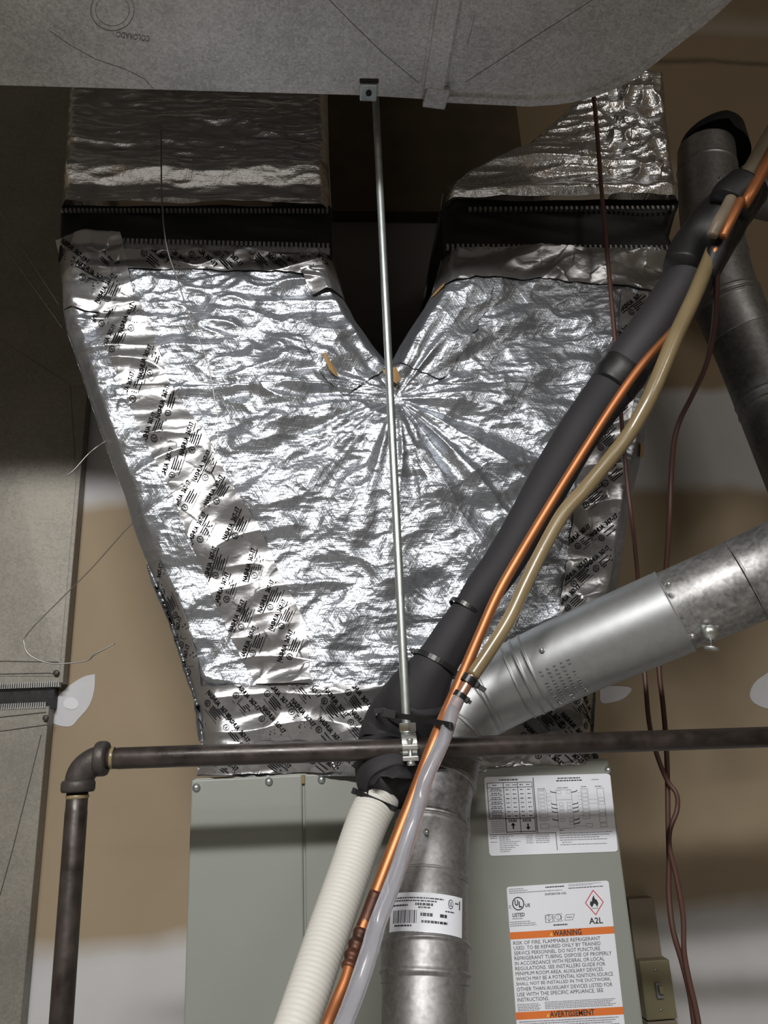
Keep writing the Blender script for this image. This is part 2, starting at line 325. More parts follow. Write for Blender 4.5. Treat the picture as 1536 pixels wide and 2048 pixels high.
def Dbig(X, Z):
    dx = X-C0[0]; dz = Z-C0[2]; r = np.hypot(dx, dz)+1e-6; th = np.arctan2(dz, dx)
    lx = np.cos(th); ly = np.sin(th)
    f1 = ridge(lx*2.5+2, ly*2.5+r*1.6, 3); f2 = ridge(lx*5.5, ly*6.5+r*2.5, 5)
    win = np.clip(r/.11, 0, 1)*np.exp(-(r/.36)**2)
    rad_ = win*(.015*f1+.0028*f2)*np.clip(.35+.9*(Z < C0[2]+.02)+.3, 0, 1)
    big = .014*perlin(X*5, Z*5, 1)+.009*perlin(X*9+Z*5, Z*15-X*5, 2)+.0035*ridge(X*7+Z*6, Z*17-X*8, 14)
    lf = np.clip((C0[0]-X)/.12, 0, 1)*np.clip((Z-C0[2]+.12)/.1, 0, 1)
    hor = lf*.006*ridge(X*5+1.6*perlin(X*4, Z*4, 8), Z*26, 4)
    low = np.clip((P(600, 1180, PY)[2]-Z)/.1, 0, 1)*.005*ridge(X*5, Z*22, 6)
    belly = .012*np.sin(np.clip((Z-CAMZ)/.95, 0, 1)*np.pi)
    return rad_+big+hor+low+belly
def roundoff(d, r=.036): t = np.clip(d/r, 0, 1); return r*(1-np.sqrt(np.clip(1-(1-t)**2, 0, 1)))
def small(X, Z):
    X2 = X+.01*perlin(X*22, Z*22, 12); Z2 = Z+.01*perlin(X*22, Z*22, 13)
    left = np.clip((P(330, 900, PY)[0]-X)/.08, 0, 1)
    return .0026*ridge(X2*12, Z2*22, 9)+.0011*ridge(X2*28, Z2*52, 10)+.0005*ridge(X*65, Z*110, 11)+left*.0028*facets(X2*38, Z2*38, 3)-.0038
def surf(px, py, off=0., crump=None):
    p = P(px, py, PY); X = p[..., 0].copy(); Z = p[..., 2].copy()
    dsp = Dbig(X, Z)+off+(crump(X, Z) if crump else 0)
    d = dist_out(X, Z); p[..., 1] = PY+roundoff(d)-dsp*np.clip(d/.025, .4, 1); return p
plen = thing('wye_plenum', (.1, 1.4, CAMZ), 'wrinkled silver foil Y-shaped plenum standing on the grey-green cabinet', 'plenum')
def sheet_mesh(rows, ncol, fsurf, back, open_side=None, open_from=715):
    """rows: (py, xl, xr)"""
    m = len(rows); t = np.linspace(0, 1, ncol)
    px = np.array([xl+(xr-xl)*t for _, xl, xr in rows]); py = np.array([[y]*ncol for y, _, _ in rows], float)
    V = fsurf(px, py).reshape(-1, 3); Fc = [(a, d, c, b) for a, b, c, d in gridfaces(m, ncol)]; n0 = len(V); ex = []
    for side in (0, ncol-1):
        idx = [i*ncol+side for i in range(m)]; b = V[idx].copy(); b[:, 1] = back; s = n0+sum(len(e) for e in ex); ex.append(b)
        for i in range(m-1):
            if side == open_side and rows[i+1][0] > open_from: continue
            q = (idx[i], idx[i+1], s+i+1, s+i); Fc.append(q if side == 0 else q[::-1])
    return np.vstack([V]+ex), Fc
body = MB()
ys = np.linspace(500, 1552, 480)
def fs(px, py): return surf(px, py-20*(py-500)/1052*np.clip((px-780)/420, 0, 1), 0, small)
mid = lambda y: 780.
rl = [(y, xs(Lx, y), xs(VL, y) if y < 715 else 780.) for y in ys]
rr = [(y-(y-500)/1052*20, xs(Rx, y-(y-500)/1052*20), 0) for y in ys]
rr = [(y, (xs(VR, y) if y < 715 else 780.), xs(Rx, y)) for y in ys]
for rows, os_ in ((rl, 249), (rr, 0)):
    V, Fc = sheet_mesh(rows, 250, fs, 1.62, os_); body.add(V, Fc)
o = body.obj('foil_jacket', M['foil'], plen)
import bmesh
bm = bmesh.new(); bm.from_mesh(o.data); bmesh.ops.remove_doubles(bm, verts=[v_ for v_ in bm.verts if abs(v_.co.x+ORI['wye_plenum'][0]-P(780, 1000, PY)[0]) < .03], dist=.00012)
bmesh.ops.delete(bm, geom=[v_ for v_ in bm.verts if not v_.link_faces], context='VERTS'); bm.to_mesh(o.data); bm.free()
# tape strips --------------------------------------------------------------
def tcr(seed, amp=.0016, sc=24):
    def f(X, Z):
        X2 = X+.012*perlin(X*14, Z*14, seed+20); Z2 = Z+.012*perlin(X*14, Z*14, seed+21)
        return .0013+np.abs(amp*1.8*facets(X2*sc, Z2*sc, seed))+.0004*(1+perlin(X*50, Z*50, seed))
    return f
BARS = [(6, 16), (6, 20), (6, 14), (6, 18)]
def stamp(cx, cy, ang, s=1.0, under=True):
    """one printed mark of the tape, in picture pixels of the tape plane"""
    parts = []
    parts.append(text_fit('NASHUA  367-17', -34, -19, 68, 10.5, .045))
    parts.append(line2(-34, -6, 34, -6, 2.0))
    parts.append(ring2(-17, 3, 6.6, 6.6, 1.5, 20)); parts.append(text_fit('UL', -20.5, -.5, 7, 7, .02))
    for k, (a, b) in enumerate(((-6, 18), (-6, 24), (-6, 16), (-4, 20))): parts.append(line2(a, -2+k*4.2, b, -2+k*4.2, 2.1))
    parts.append(line2(-14, 15.5, 26, 15.5, 1.0))
    ca, sa = math.cos(ang), math.sin(ang); out = []
    for V, Fc in parts:
        V = V*s; out.append((np.stack([cx+V[:, 0]*ca-V[:, 1]*sa, cy+V[:, 0]*sa+V[:, 1]*ca], 1), Fc))
    return out
def strip(name, A, B, seed, stamps=(), nx=60, ny=200, amp=.0016, sc=24, off=0., m='tape', label=None, s=1.0, ragged=2.0):
    """A,B: two edge polylines in picture px running the same way"""
    A = cat_rom(np.array(A, float), 12); B = cat_rom(np.array(B, float), 12)
    def rs(Q):
        L = np.r_[0, np.cumsum(np.hypot(*np.diff(Q, axis=0).T))]; t = np.linspace(0, L[-1], ny); return np.stack([np.interp(t, L, Q[:, 0]), np.interp(t, L, Q[:, 1])], 1)
    A = rs(A); B = rs(B); k = np.arange(ny)
    A = A+ragged*perlin(k*.09, k*0+seed, 40)[:, None]; B = B+ragged*perlin(k*.09, k*0+seed, 41)[:, None]
    t = np.linspace(0, 1, nx)[None, :, None]; G = A[:, None]*(1-t)+B[:, None]*t; f = tcr(seed, amp, sc)
    V = surf(G[..., 0], G[..., 1], off, f).reshape(-1, 3); Fc = gridfaces(ny, nx)
    n = np.cross(V[1]-V[0], V[nx]-V[0]); 
    if n[1] > 0: Fc = [q[::-1] for q in Fc]
    mb = MB().add(V, Fc, 0)
    from_poly = np.vstack([A, B[::-1]])
    def inside(p):
        x, y = p[:, 0], p[:, 1]; c = np.zeros(len(p), bool); Q = from_poly; j = len(Q)-1
        for i in range(len(Q)):
            cond = ((Q[i, 1] > y) != (Q[j, 1] > y)) & (x < (Q[j, 0]-Q[i, 0])*(y-Q[i, 1])/(Q[j, 1]-Q[i, 1]+1e-9)+Q[i, 0]); c ^= cond; j = i
        return c
    for (cx, cy, an) in stamps:
        for V2, F2 in stamp(cx, cy, math.radians(an), s):
            ok = inside(V2); F3 = [q for q in F2 if all(ok[i] for i in q)]
            if not F3: continue
            W = surf(V2[:, 0], V2[:, 1], off+.0007, f); mb.add(W, F3, 1)
    return mb.obj(name, [M[m], M['ink']], plen, label=label)
T1a = [(185, 640), (215, 700), (262, 810), (300, 900), (345, 985), (372, 1060), (402, 1130), (425, 1190), (450, 1250), (480, 1310), (512, 1368)]
T1b = [(275, 590), (315, 690), (352, 790), (408, 868), (440, 925), (470, 985), (520, 1060), (560, 1150), (592, 1210), (612, 1260), (622, 1368)]
def along(A, B, fr, n, ang, jit=4, t0=.02, t1=.98, ph=0):
    A = cat_rom(np.array(A, float), 10); B = cat_rom(np.array(B, float), 10); out = []
    for k in range(n):
        t = t0+(t1-t0)*(k+ph)/n; a = A[int(t*(len(A)-1))]; b = B[int(t*(len(B)-1))]; p = a*(1-fr)+b*fr
        out.append((p[0]+random.uniform(-jit, jit), p[1]+random.uniform(-jit, jit), ang+random.uniform(-6, 6)))
    return out
st1 = along(T1a, T1b, .24, 11, -68)+along(T1a, T1b, .74, 11, -68, ph=.5)
strip('foil_tape', T1a, T1b, 3, st1, nx=80, ny=420, label='long diagonal printed foil tape')
strip('foil_tape', [(380, 1372), (600, 1374), (800, 1372), (1000, 1370), (1200, 1368)], [(396, 1488), (600, 1490), (800, 1492), (1000, 1488), (1194, 1478)], 5,
      [(x+random.uniform(-4, 4), y+random.uniform(-3, 3), 50) for x, y in [(425, 1415), (487, 1402), (470, 1465), (548, 1397), (535, 1450), (598, 1435), (612, 1380), (665, 1418), (655, 1470), (712, 1400), (715, 1455), (770, 1425), (1090, 1430), (1130, 1460), (1165, 1415), (1060, 1480), (1180, 1465)]], nx=60, ny=420, amp=.0013, sc=18, off=.0012, label='printed foil tape band along the bottom')
strip('foil_tape', [(398, 1484), (600, 1484), (800, 1482), (1000, 1478), (1190, 1474)], [(386, 1550), (600, 1546), (800, 1540), (1000, 1533), (1202, 1528)], 6,
      [(x, y, 38) for x, y in [(440, 1530), (500, 1500), (545, 1525), (620, 1500), (640, 1530), (700, 1500), (690, 1534), (1130, 1515), (1165, 1500), (1090, 1520)]], nx=50, ny=400, amp=.0035, sc=40, off=.003, label='crumpled foil tape over the cabinet rim')
strip('foil_tape', [(284, 1118), (300, 1165), (328, 1230), (348, 1290), (366, 1350), (382, 1400), (392, 1480)], [(318, 1120), (350, 1180), (376, 1240), (388, 1290), (400, 1340), (404, 1400), (412, 1480)], 7,
      [(325, 1165, -70), (340, 1215, -112), (362, 1270, -70), (376, 1325, -70), (392, 1440, 60)], nx=40, ny=200, label='printed foil tape wrapping the left side')
strip('foil_tape', [(1240, 590), (1222, 700), (1205, 800), (1190, 860), (1155, 930), (1147, 1000), (1135, 1080), (1122, 1150), (1108, 1230), (1100, 1290)],
      [(1300, 590), (1280, 700), (1262, 800), (1248, 880), (1240, 960), (1232, 1040), (1226, 1100), (1215, 1170), (1200, 1260), (1190, 1320)], 8,
      [(1268, 620, -40), (1240, 690, -40), (1250, 790, -45), (1225, 830, -42), (1205, 890, -42), (1215, 960, -40), (1180, 1000, -40), (1212, 1065, -38), (1160, 1085, -40), (1195, 1130, -40), (1150, 1160, -42), (1135, 1210, -42)], nx=60, ny=300, label='printed foil tape on the right edge')
strip('foil_tape', [(109, 503), (300, 506), (480, 508), (668, 512)], [(112, 538), (300, 544), (480, 546), (676, 556)], 9,
      [(x, 524+random.uniform(-6, 6), 42) for x in (150, 205, 305, 345, 400, 450, 520, 560, 620)], nx=24, ny=300, amp=.0008, sc=14, off=.0004, label='printed foil tape under the left connector')
strip('foil_tape', [(110, 478), (150, 476), (200, 472), (246, 478)], [(122, 612), (165, 625), (215, 630), (272, 612)], 10,
      [(140, 515, 42), (225, 590, -60), (180, 560, 30)], nx=70, ny=70, amp=.003, sc=26, off=.001, label='crumpled foil patch at the top left corner')
strip('foil_tape', [(885, 500), (1050, 500), (1200, 504), (1356, 508)], [(868, 572), (1050, 566), (1200, 574), (1352, 588)], 11, [], nx=50, ny=300, amp=.002, sc=26, off=.0, label='shiny tape under the right connector')
strip('foil_tape', [(600, 545), (640, 540), (670, 538)], [(625, 600), (660, 590), (690, 590)], 12, [], nx=40, ny=40, amp=.005, sc=30, off=.006)
strip('foil_patch', [(560, 592), (588, 650), (620, 720), (655, 775), (690, 800)], [(690, 590), (715, 640), (745, 682), (765, 712), (772, 740)], 13, [], nx=60, ny=120, amp=.002, sc=30, off=-.001, m='foil', label='foil patch left of the notch', ragged=5)
strip('foil_patch', [(862, 590), (840, 630), (812, 665), (795, 700), (786, 730)], [(985, 575), (965, 640), (930, 700), (900, 745), (880, 766)], 14, [], nx=60, ny=120, amp=.002, sc=30, off=-.001, m='foil', label='foil patch right of the notch', ragged=5)
def chips(px, name='exposed_backing'):
    V = surf(np.array([a for a, _ in px], float), np.array([b for _, b in px], float), .0098); return mk(name, V, [tuple(range(len(px)))], M['brown'], plen, smooth=False, label='torn strip of brown backing')
chips([(646, 728), (652, 727), (676, 765), (672, 770), (658, 755)]); chips([(862, 590), (874, 576), (888, 571), (886, 580), (870, 590)]); chips([(762, 752), (790, 750), (800, 772), (790, 780), (772, 768)]); chips([(1276, 890), (1290, 886), (1294, 905), (1280, 915)])

# ------------------------------------------------------------------ flexible connectors and upper arms
AY = 1.15
def arm(name, LT, RT, y0, y1, disp, m, label, cat, back=1.62, ncol=200, nrow=160, r=.025, extra=None):
    LT = np.array(LT, float); RT = np.array(RT, float); rows = [(y, xs(LT, y), xs(RT, y)) for y in np.linspace(y0, y1, nrow)]
    def f(px, py):
        p = P(px, py, AY); X = p[..., 0].copy(); Z = p[..., 2].copy()
        xl = P(xs(LT, py), py, AY)[..., 0]; xr = P(xs(RT, py), py, AY)[..., 0]; d = np.minimum(X-xl, xr-X)
        p[..., 1] = AY+roundoff(np.maximum(d, 0), r)-disp(px, py, X, Z)*np.clip(d/.02, .1, 1); return p
    V, Fc = sheet_mesh(rows, ncol, f, back); return V, Fc, f
g = lambda a, c, s: np.exp(-((a-c)/s)**2)
def d_left(px, py, X, Z):
    return .026*g(py, 352+6*perlin(px*.01, py*0, 2), 22)*(py < 900)+.018*np.clip((py-378)/30, 0, 1)+.004*ridge(X*5, Z*34, 5)+.0022*ridge(X*18, Z*60, 6)+.008*perlin(X*7, Z*9, 3)
def d_right(px, py, X, Z):
    rt = np.clip((px-1170)/60, 0, 1)
    return .022*g(py, 392-.0*px, 18)+.016*g(py, 330-(px-885)*.06, 26)*(1-rt)+.004*ridge(X*6+Z*14, Z*30-X*6, 5)+rt*(.012*facets(X*16+perlin(X*9, Z*9, 3), Z*16, 4)+.006*ridge(X*20, Z*20, 7))+.008*perlin(X*7, Z*9, 4)
th = thing('foil_duct', (-.22, 1.4, P(400, 415, AY)[2]), 'dark wrinkled foil-wrapped duct above the left flexible connector', 'duct', 'foil-wrapped ducts rising from the plenum')
V, Fc, _ = arm('', [(150, 134), (210, 128), (300, 124), (415, 116)], [(150, 655), (300, 658), (415, 664)], 130, 417, d_left, None, None, None)
mk('foil_wrap', V, Fc, M['foil_arm'], th)
th2 = thing('foil_duct', (.45, 1.4, P(1120, 410, AY)[2]), 'foil-wrapped duct with a slanted crumpled top above the right flexible connector', 'duct', 'foil-wrapped ducts rising from the plenum')
V, Fc, _ = arm('', [(130, 1210), (215, 1130), (250, 1090), (290, 1045), (320, 985), (345, 925), (372, 888), (418, 880)], [(130, 1332), (165, 1336), (300, 1348), (380, 1362), (412, 1364)], 150, 405, d_right, None, None, None)
mk('foil_wrap', V, Fc, M['foil_arm'], th2)
def box_px(x0, y0, x1, y1, Y, dy):
    a = P(x0, y0, Y); b = P(x1, y1, Y); return box((min(a[0], b[0]), Y-dy, min(a[2], b[2])), (max(a[0], b[0]), Y+dy, max(a[2], b[2])))
def connector(label, LT, RT, y0, y1, top, bot, spt, spb, dk):   # spt/spb > 0: a rail under the teeth
    c = thing('flexible_connector', (P((LT[0][1]+RT[0][1])/2, y1, AY)[0], 1.38, P(500, y1, AY)[2]), label, 'duct connector', 'black flexible connectors below the foil ducts')
    dd = lambda px, py, X, Z: -.006+.004*perlin(X*9, Z*25, dk)+.003*ridge(X*6+Z*10, Z*16, dk+1)
    V, Fc, _ = arm('', LT, RT, y0, y1, dd, None, None, None, r=.012, nrow=40)
    mk('fabric_band', V, Fc, M['black_cloth'], c)
    for (xa, ya, xb, yb, h, pit), rail in ((top, spt), (bot, spb)):
        mb = MB(); n = int((xb-xa)/pit)
        for k in range(n):
            t = (k+.25)/n; t2 = (k+.78)/n
            if pit > 8.2 or k % 1 == 0:
                x0 = xa+(xb-xa)*t; x1 = xa+(xb-xa)*t2; y_ = ya+(yb-ya)*t
                v, f = box_px(x0, y_-h/2, x1, y_+h/2, AY-.006, .003); mb.add(v, f)
        if not rail: mb.obj('crimped_strip', M['crimp'], c, smooth=False); continue
        v0 = P(np.array([xa, xb, xb, xa]), np.array([ya+h*.3, yb+h*.3, yb+h*1.5, ya+h*1.5]), AY-.0045); v1 = v0.copy(); v1[:, 1] += .006
        mb.add(np.vstack([v0, v1]), [(0, 1, 2, 3), (4, 7, 6, 5), (0, 4, 5, 1), (1, 5, 6, 2), (2, 6, 7, 3), (3, 7, 4, 0)])
        mb.obj('crimped_strip', M['crimp'], c, smooth=False)
    return c
M['crimp'] = galv('crimped_galvanized', .42, .45, 60, .3)
connector('black flexible connector band above the left shoulder of the foil plenum', [(410, 118), (470, 116), (510, 112)], [(410, 663), (510, 664)], 408, 512, (120, 421, 658, 422, 5, 8.3), (243, 483, 660, 493, 9, 9.0), 0, 1, 3)
connector('black flexible connector band above the right shoulder of the foil plenum', [(395, 905), (420, 884), (505, 887)], [(395, 1363), (440, 1350), (470, 1342), (505, 1356)], 396, 506, (935, 419, 1350, 416, 6, 10.0), (890, 494, 1358, 497, 9, 10.0), 0, 0, 6)

# ------------------------------------------------------------------ overhead galvanized duct
H = CAMZ+1.0
arc = cat_rom(np.array([(.34, .937), (.41, .926), (.479, .891), (.528, .829), (.572, .765), (.605, .68), (.622, .58), (.628, .45), (.628, .2)]), 8)
ol = [(-1.6, .915), (-1.0, .918), (-.47, .921), (.067, .928), (.18, .934)]+[tuple(p) for p in arc]+[(.628, -2.6), (.15, -2.6), (.15, .30), (.12, .39), (.05, .45), (-1.6, .45)]
ol = np.array(ol); n = len(ol)
od = thing('overhead_duct', (0, .7, H), 'spangled galvanized rectangular duct with rounded elbow crossing overhead', 'duct')
V = np.vstack([np.c_[ol, np.full(n, H)], np.c_[ol, np.full(n, H+1.2)]])  # unseen upper part made extra tall to block lamp light passing over
mk('duct_shell', V, [tuple(range(n))[::-1], tuple(n+k for k in range(n))]+[(k, (k+1) % n, n+(k+1) % n, n+k) for k in range(n)], M['galv_duct'], od, smooth=False)
# rolled seam following the curved heel
c3 = np.array([(.20, .932)]+[tuple(p) for p in arc]); t = np.gradient(c3, axis=0); t /= np.linalg.norm(t, axis=1)[:, None]; nn = np.stack([t[:, 1], -t[:, 0]], 1)
ia = c3+nn*.010; ib = c3-nn*.002
V = []; k = len(c3)
for z_ in (H-.006, H+.004): V += [(*p, z_) for p in ia]+[(*p, z_) for p in ib]
mk('heel_seam', V, sum([[(i, i+1, k+i+1, k+i), (2*k+i, 3*k+i, 3*k+i+1, 2*k+i+1), (i, 2*k+i, 2*k+i+1, i+1), (k+i, k+i+1, 3*k+i+1, 3*k+i)] for i in range(k-1)], []), M['galv_duct'], od, smooth=False)
# drive cleat across the bottom, with its folded end tab
a = PZ(868, 168, 1.0)[:2]; b = PZ(906, -60, 1.0)[:2]; d = (b-a)/np.linalg.norm(b-a); nrm = np.array([d[1], -d[0]]); b = a+d*.45
hw = .0165
def slabz(a, b, hw, z0, z1): 
    d = (b-a)/np.linalg.norm(b-a); nr = np.array([d[1], -d[0]])*hw; q = [a-nr, b-nr, b+nr, a+nr]; return np.array([(*p, z0) for p in q]+[(*p, z1) for p in q]), BOXF
v, f = slabz(a, b, hw+.003, H-.0045, H+.002); mb = MB().add(v, f); v, f = slabz(a, b, hw-.001, H-.011, H-.002); mb.add(v, f)
bevel(mb.obj('drive_cleat', M['galv_duct'], od, smooth=False), .0015)
a1 = PZ(878, 167, 1.0)[:2]; a2 = PZ(867, 203, 1.0)[:2]; v, f = slabz(a1, a2+(a2-a1)*.08, .0185, H-.0125, H-.004); bevel(mk('cleat_tab', v, f, M['galv_duct'], od, smooth=False), .002)
s1 = PZ(738, 164, 1.0)[:2]; s2 = PZ(736, 198, 1.0)[:2]; v, f = slabz(s1, s2, .0135, H-.006, H+.003); tb = bevel(mk('slip_tab', v, f, M['zinc'], od, smooth=False), .002)
v, f = slabz(s1+(0, -.006), s1+(0, .001), .0145, H-.0015, H+.0); mk('slot', v, f, M['dark_gap'], tb, smooth=False)
sc_ = (s1*.55+s2*.45); v, f = lathe((*sc_, H-.0055), (0, 0, -1), [(0, .0045), (.003, .0045), (.0045, .003), (.0046, 0.0005)], 16, ref=(0, 1, 0)); mk('screw', v, f, M['dark_gap'], tb)
# cross-break creases and scratches drawn as dark lines, and old marker lettering
def duct_lines(name, segs, m, wd, dz=.0006):
    mb = MB()
    for pts in segs:
        q = [PZ(x, y, 1.0)[:2] for x, y in pts]
        for i in range(len(q)-1):
            v, f = slabz(q[i], q[i+1], wd/2, H-dz, H+.0002); mb.add(v, f)
    return mb.obj(name, m, od, smooth=False)
for s_ in ([(640, -20), (700, 42), (768, 108), (838, 166)], [(930, 165), (1075, 70), (1200, -10)]): duct_lines('crease', [s_], M['mark'], .0006)
for s_ in ([(100, 62), (140, 90), (190, 118), (250, 138), (290, 158), (306, 176)], [(935, 90), (950, 30)]): duct_lines('scratch', [s_], M['mark'], .0004)
mb = MB()
def ztxt(V2, Fc): mb.add(np.array([[*PZ(x, y, 1.0)[:2], H-.0004] for x, y in V2]), Fc)
def rot180(V, cx, cy, a=8): 
    a = math.radians(180+a); V = V-(cx, cy); return np.stack([cx+V[:, 0]*math.cos(a)-V[:, 1]*math.sin(a), cy+V[:, 0]*math.sin(a)+V[:, 1]*math.cos(a)], 1)
v, f = ring2(225, 20, 44, 42, 1.2, 40); ztxt(v, f); v, f = ring2(225, 20, 34, 32, .8, 40); ztxt(v, f)
v, f = text_fit('COLORADO', 232, 67, 68, 12, 0); ztxt(rot180(v, 266, 73), f)
mb.obj('faded_lettering', mat('faded_marker', (.17, .17, .16), .6, .3), od, smooth=False)

# ------------------------------------------------------------------ left return duct
LY = 1.712
ld = thing('return_duct', (-.9, 1.7, 0), 'tall dull galvanized return duct against the wall, left of the foil plenum', 'duct')
def vbox(x_r, z0, z1, Yf, Yb, xl=-1.9): return box((xl, Yf, z0), (x_r, Yb, z1))
xr_up = P(118, 1365, LY)[0]; xr_lo = P(93, 1470, LY)[0]; zt = P(118, 1366, LY)[2]; zb = P(93, 1412, LY)[2]
v, f = vbox(xr_up+.008, zt, 4.0, LY, WY-.002); bevel(mk('upper_section', v, f, M['galv_left'], ld, smooth=False), .002)
v, f = vbox(xr_lo, 0, zb, LY, WY-.002); bevel(mk('lower_section', v, f, M['galv_left'], ld, smooth=False), .002)
v, f = vbox(xr_up-.012, zb-.004, zt+.004, LY+.01, WY-.002); mk('fabric_band', v, f, M['black_cloth'], ld, smooth=False)
for (za, zc, xr) in ((zt-.008, zt+.004, xr_up+.004), (zb-.004, zb+.008, xr_up-.02)):
    mb = MB(); xq = xr-.003
    while xq > -1.0: v, f = box((xq-.0026, LY-.003, za), (xq, LY+.012, zc)); mb.add(v, f); xq -= .0046
    mb.obj('crimped_strip', M['crimp'], ld, smooth=False)
M['crease'] = mat('crease_line', (.12, .11, .10), .6, .4)
M['edge_hi'] = mat('bright_edge', (.6, .6, .6), .4, .8)
def vline(pts, wd, m, name, lab=None, dy=.0015):
    mb = MB()
    q = [P(x, y, LY-.0012) for x, y in pts]
    for i in range(len(q)-1):
        d = q[i+1]-q[i]; L_ = np.linalg.norm(d); d /= L_; nx_ = np.cross(d, [0, 1, 0]); v, f = obox((q[i]+q[i+1])/2, d*L_/2, np.array([0, dy, 0]), nx_*wd/2); mb.add(v, f)
    return mb.obj(name, m, ld, smooth=False, label=lab)
# folded cross-break panels: real shallow pyramids
def tri(pts, hts, name):
    V = []
    for (x, y), h in zip(pts, hts): p = P(x, y, LY-(.006 if h > .01 else h)); V.append(p)
    return mk(name, V, [tuple(range(len(V)))], M['galv_left'], ld, smooth=False)
tri([(31, 928), (140, 770), (152, 960), (118, 1352)], (.012, .0015, .0015, .0015), 'cross_break')
tri([(31, 928), (118, 1352), (-60, 1352), (-60, 1000)], (.012, .0015, .0015, .003), 'cross_break')
tri([(31, 928), (-60, 1000), (-60, 640)], (.012, .003, .0015), 'cross_break')
tri([(31, 928), (-60, 640), (140, 770)], (.012, .0015, .0015), 'cross_break')
vline([(0, 1322), (118, 1324)], .0012, M['crease'], 'crease', dy=.003); vline([(0, 1348), (100, 1346), (118, 1350)], .001, M['crease'], 'crease', dy=.003)
vline([(0, 1434), (92, 1424)], .0014, M['crease'], 'crease'); vline([(0, 1462), (95, 1449)], .001, M['crease'], 'crease')
vline([(82, 1470), (60, 1560), (25, 1700), (0, 1790)], .0009, M['crease'], 'crease')
for (x, y) in ((113, 1346), (92, 1436)):
    p = P(x, y, LY-.004); v, f = lathe(p, (0, -1, 0), [(0, .006), (.004, .006), (.005, .004), (.0051, .0003)], 14, ref=(0, 0, 1)); mk('screw', v, f, M['cast'], ld)
# dark braced frame in front of the upper left
br = thing('angle_brace', P(60, 560, 1.5), 'thin dark diagonal metal braces against the dark duct, upper left', 'brace')
for (p, q, wd) in (((-60, 395), (125, 655), .004), ((-60, 330), (118, 610), .003)):
    a = P(p[0], p[1], 1.6); b = P(q[0], q[1], 1.6); v, f = sweep(np.array([a, (a+b)/2, b]), [wd/2]*3, 8); mk('brace_rod', v, f, M['galv_flue'], br)

# ------------------------------------------------------------------ cabinet
CY = 1.15
xl = P(383, 1553, CY)[0]; xr = P(1218, 1528, CY)[0]; zt = CAMZ+.002; xm = P(607, 1600, CY)[0]
cb = thing('furnace_cabinet', ((xl+xr)/2, 1.4, 0), 'grey-green enameled furnace cabinet under the foil plenum', 'furnace')
v, f = box((xl+.002, CY+.004, 0), (xr-.002, 1.64, zt)); bevel(mk('cabinet_body', v, f, M['cabinet'], cb, smooth=False), .003)
v, f = box((xl, CY, .02), (xm-.0015, CY+.02, zt-.002)); bevel(mk('front_panel', v, f, M['cabinet'], cb, smooth=False), .0025)
v, f = box((xm+.0015, CY, .02), (xr, CY+.02, zt-.002)); bevel(mk('front_panel', v, f, M['cabinet'], cb, smooth=False), .0025)
v, f = box((xm-.002, CY-.0015, zt-.014), (xm+.002, CY+.002, zt-.002)); mk('clip', v, f, M['vinyl'], cb, smooth=False)
for (x, y) in ((393, 1575), (538, 1563), (643, 1559), (1216, 1540)):
    p = P(x, y, CY); v, f = lathe(p, (0, -1, 0), [(0, .0055), (.0012, .0056), (.0016, .0042), (.005, .0038), (.0052, .0003)], 18, ref=(0, 0, 1))
    mk('screw', v, f, M['zinc'], cb)
def sticker(name, quad, parent, items, mats, Y=CY, base=0, size=(1, 1)):
    """quad: picture corners TL,TR,BR,BL on the panel plane; items in 0..size coordinates"""
    Q = [P(x, y, Y-.0008) for x, y in quad]
    def q(V, dy):
        u = V[:, 0]/size[0]; v_ = V[:, 1]/size[1]
        W = (Q[0]*((1-u)*(1-v_))[:, None]+Q[1]*(u*(1-v_))[:, None]+Q[2]*(u*v_)[:, None]+Q[3]*((1-u)*v_)[:, None]); W[:, 1] -= dy; return W
    mb = MB(); r = .025*size[0]; c = []
    for cx, cy, a0 in ((r, r, 180), (size[0]-r, r, 270), (size[0]-r, size[1]-r, 0), (r, size[1]-r, 90)):
        for k in range(5): a = math.radians(a0+k*22.5); c.append((cx+r*math.cos(a), cy+r*math.sin(a)))
    c = np.array(c); n = len(c); mb.add(np.vstack([q(c, .0002), q(c, -.001)]), [tuple(range(n))]+[(k, k+n, (k+1) % n+n, (k+1) % n) for k in range(n)], 0)
    for mi, lift, (V, Fc) in items: mb.add(q(V, .0004+lift*.00015), Fc, mi)
    return mb.obj(name, mats, parent, smooth=False)
def squig(x0, y, x1, seed, h=1.1):                # unreadable fine print: a broken line of small words
    r = random.Random(seed); V = []; Fc = []; x = x0
    while x < x1:
        wd = r.uniform(2, 7); e = min(x+wd, x1); n = len(V); V += [(x, y), (e, y), (e, y+h), (x, y+h)]; Fc.append((n, n+1, n+2, n+3)); x = e+r.uniform(.7, 1.3)
    return np.array(V), Fc
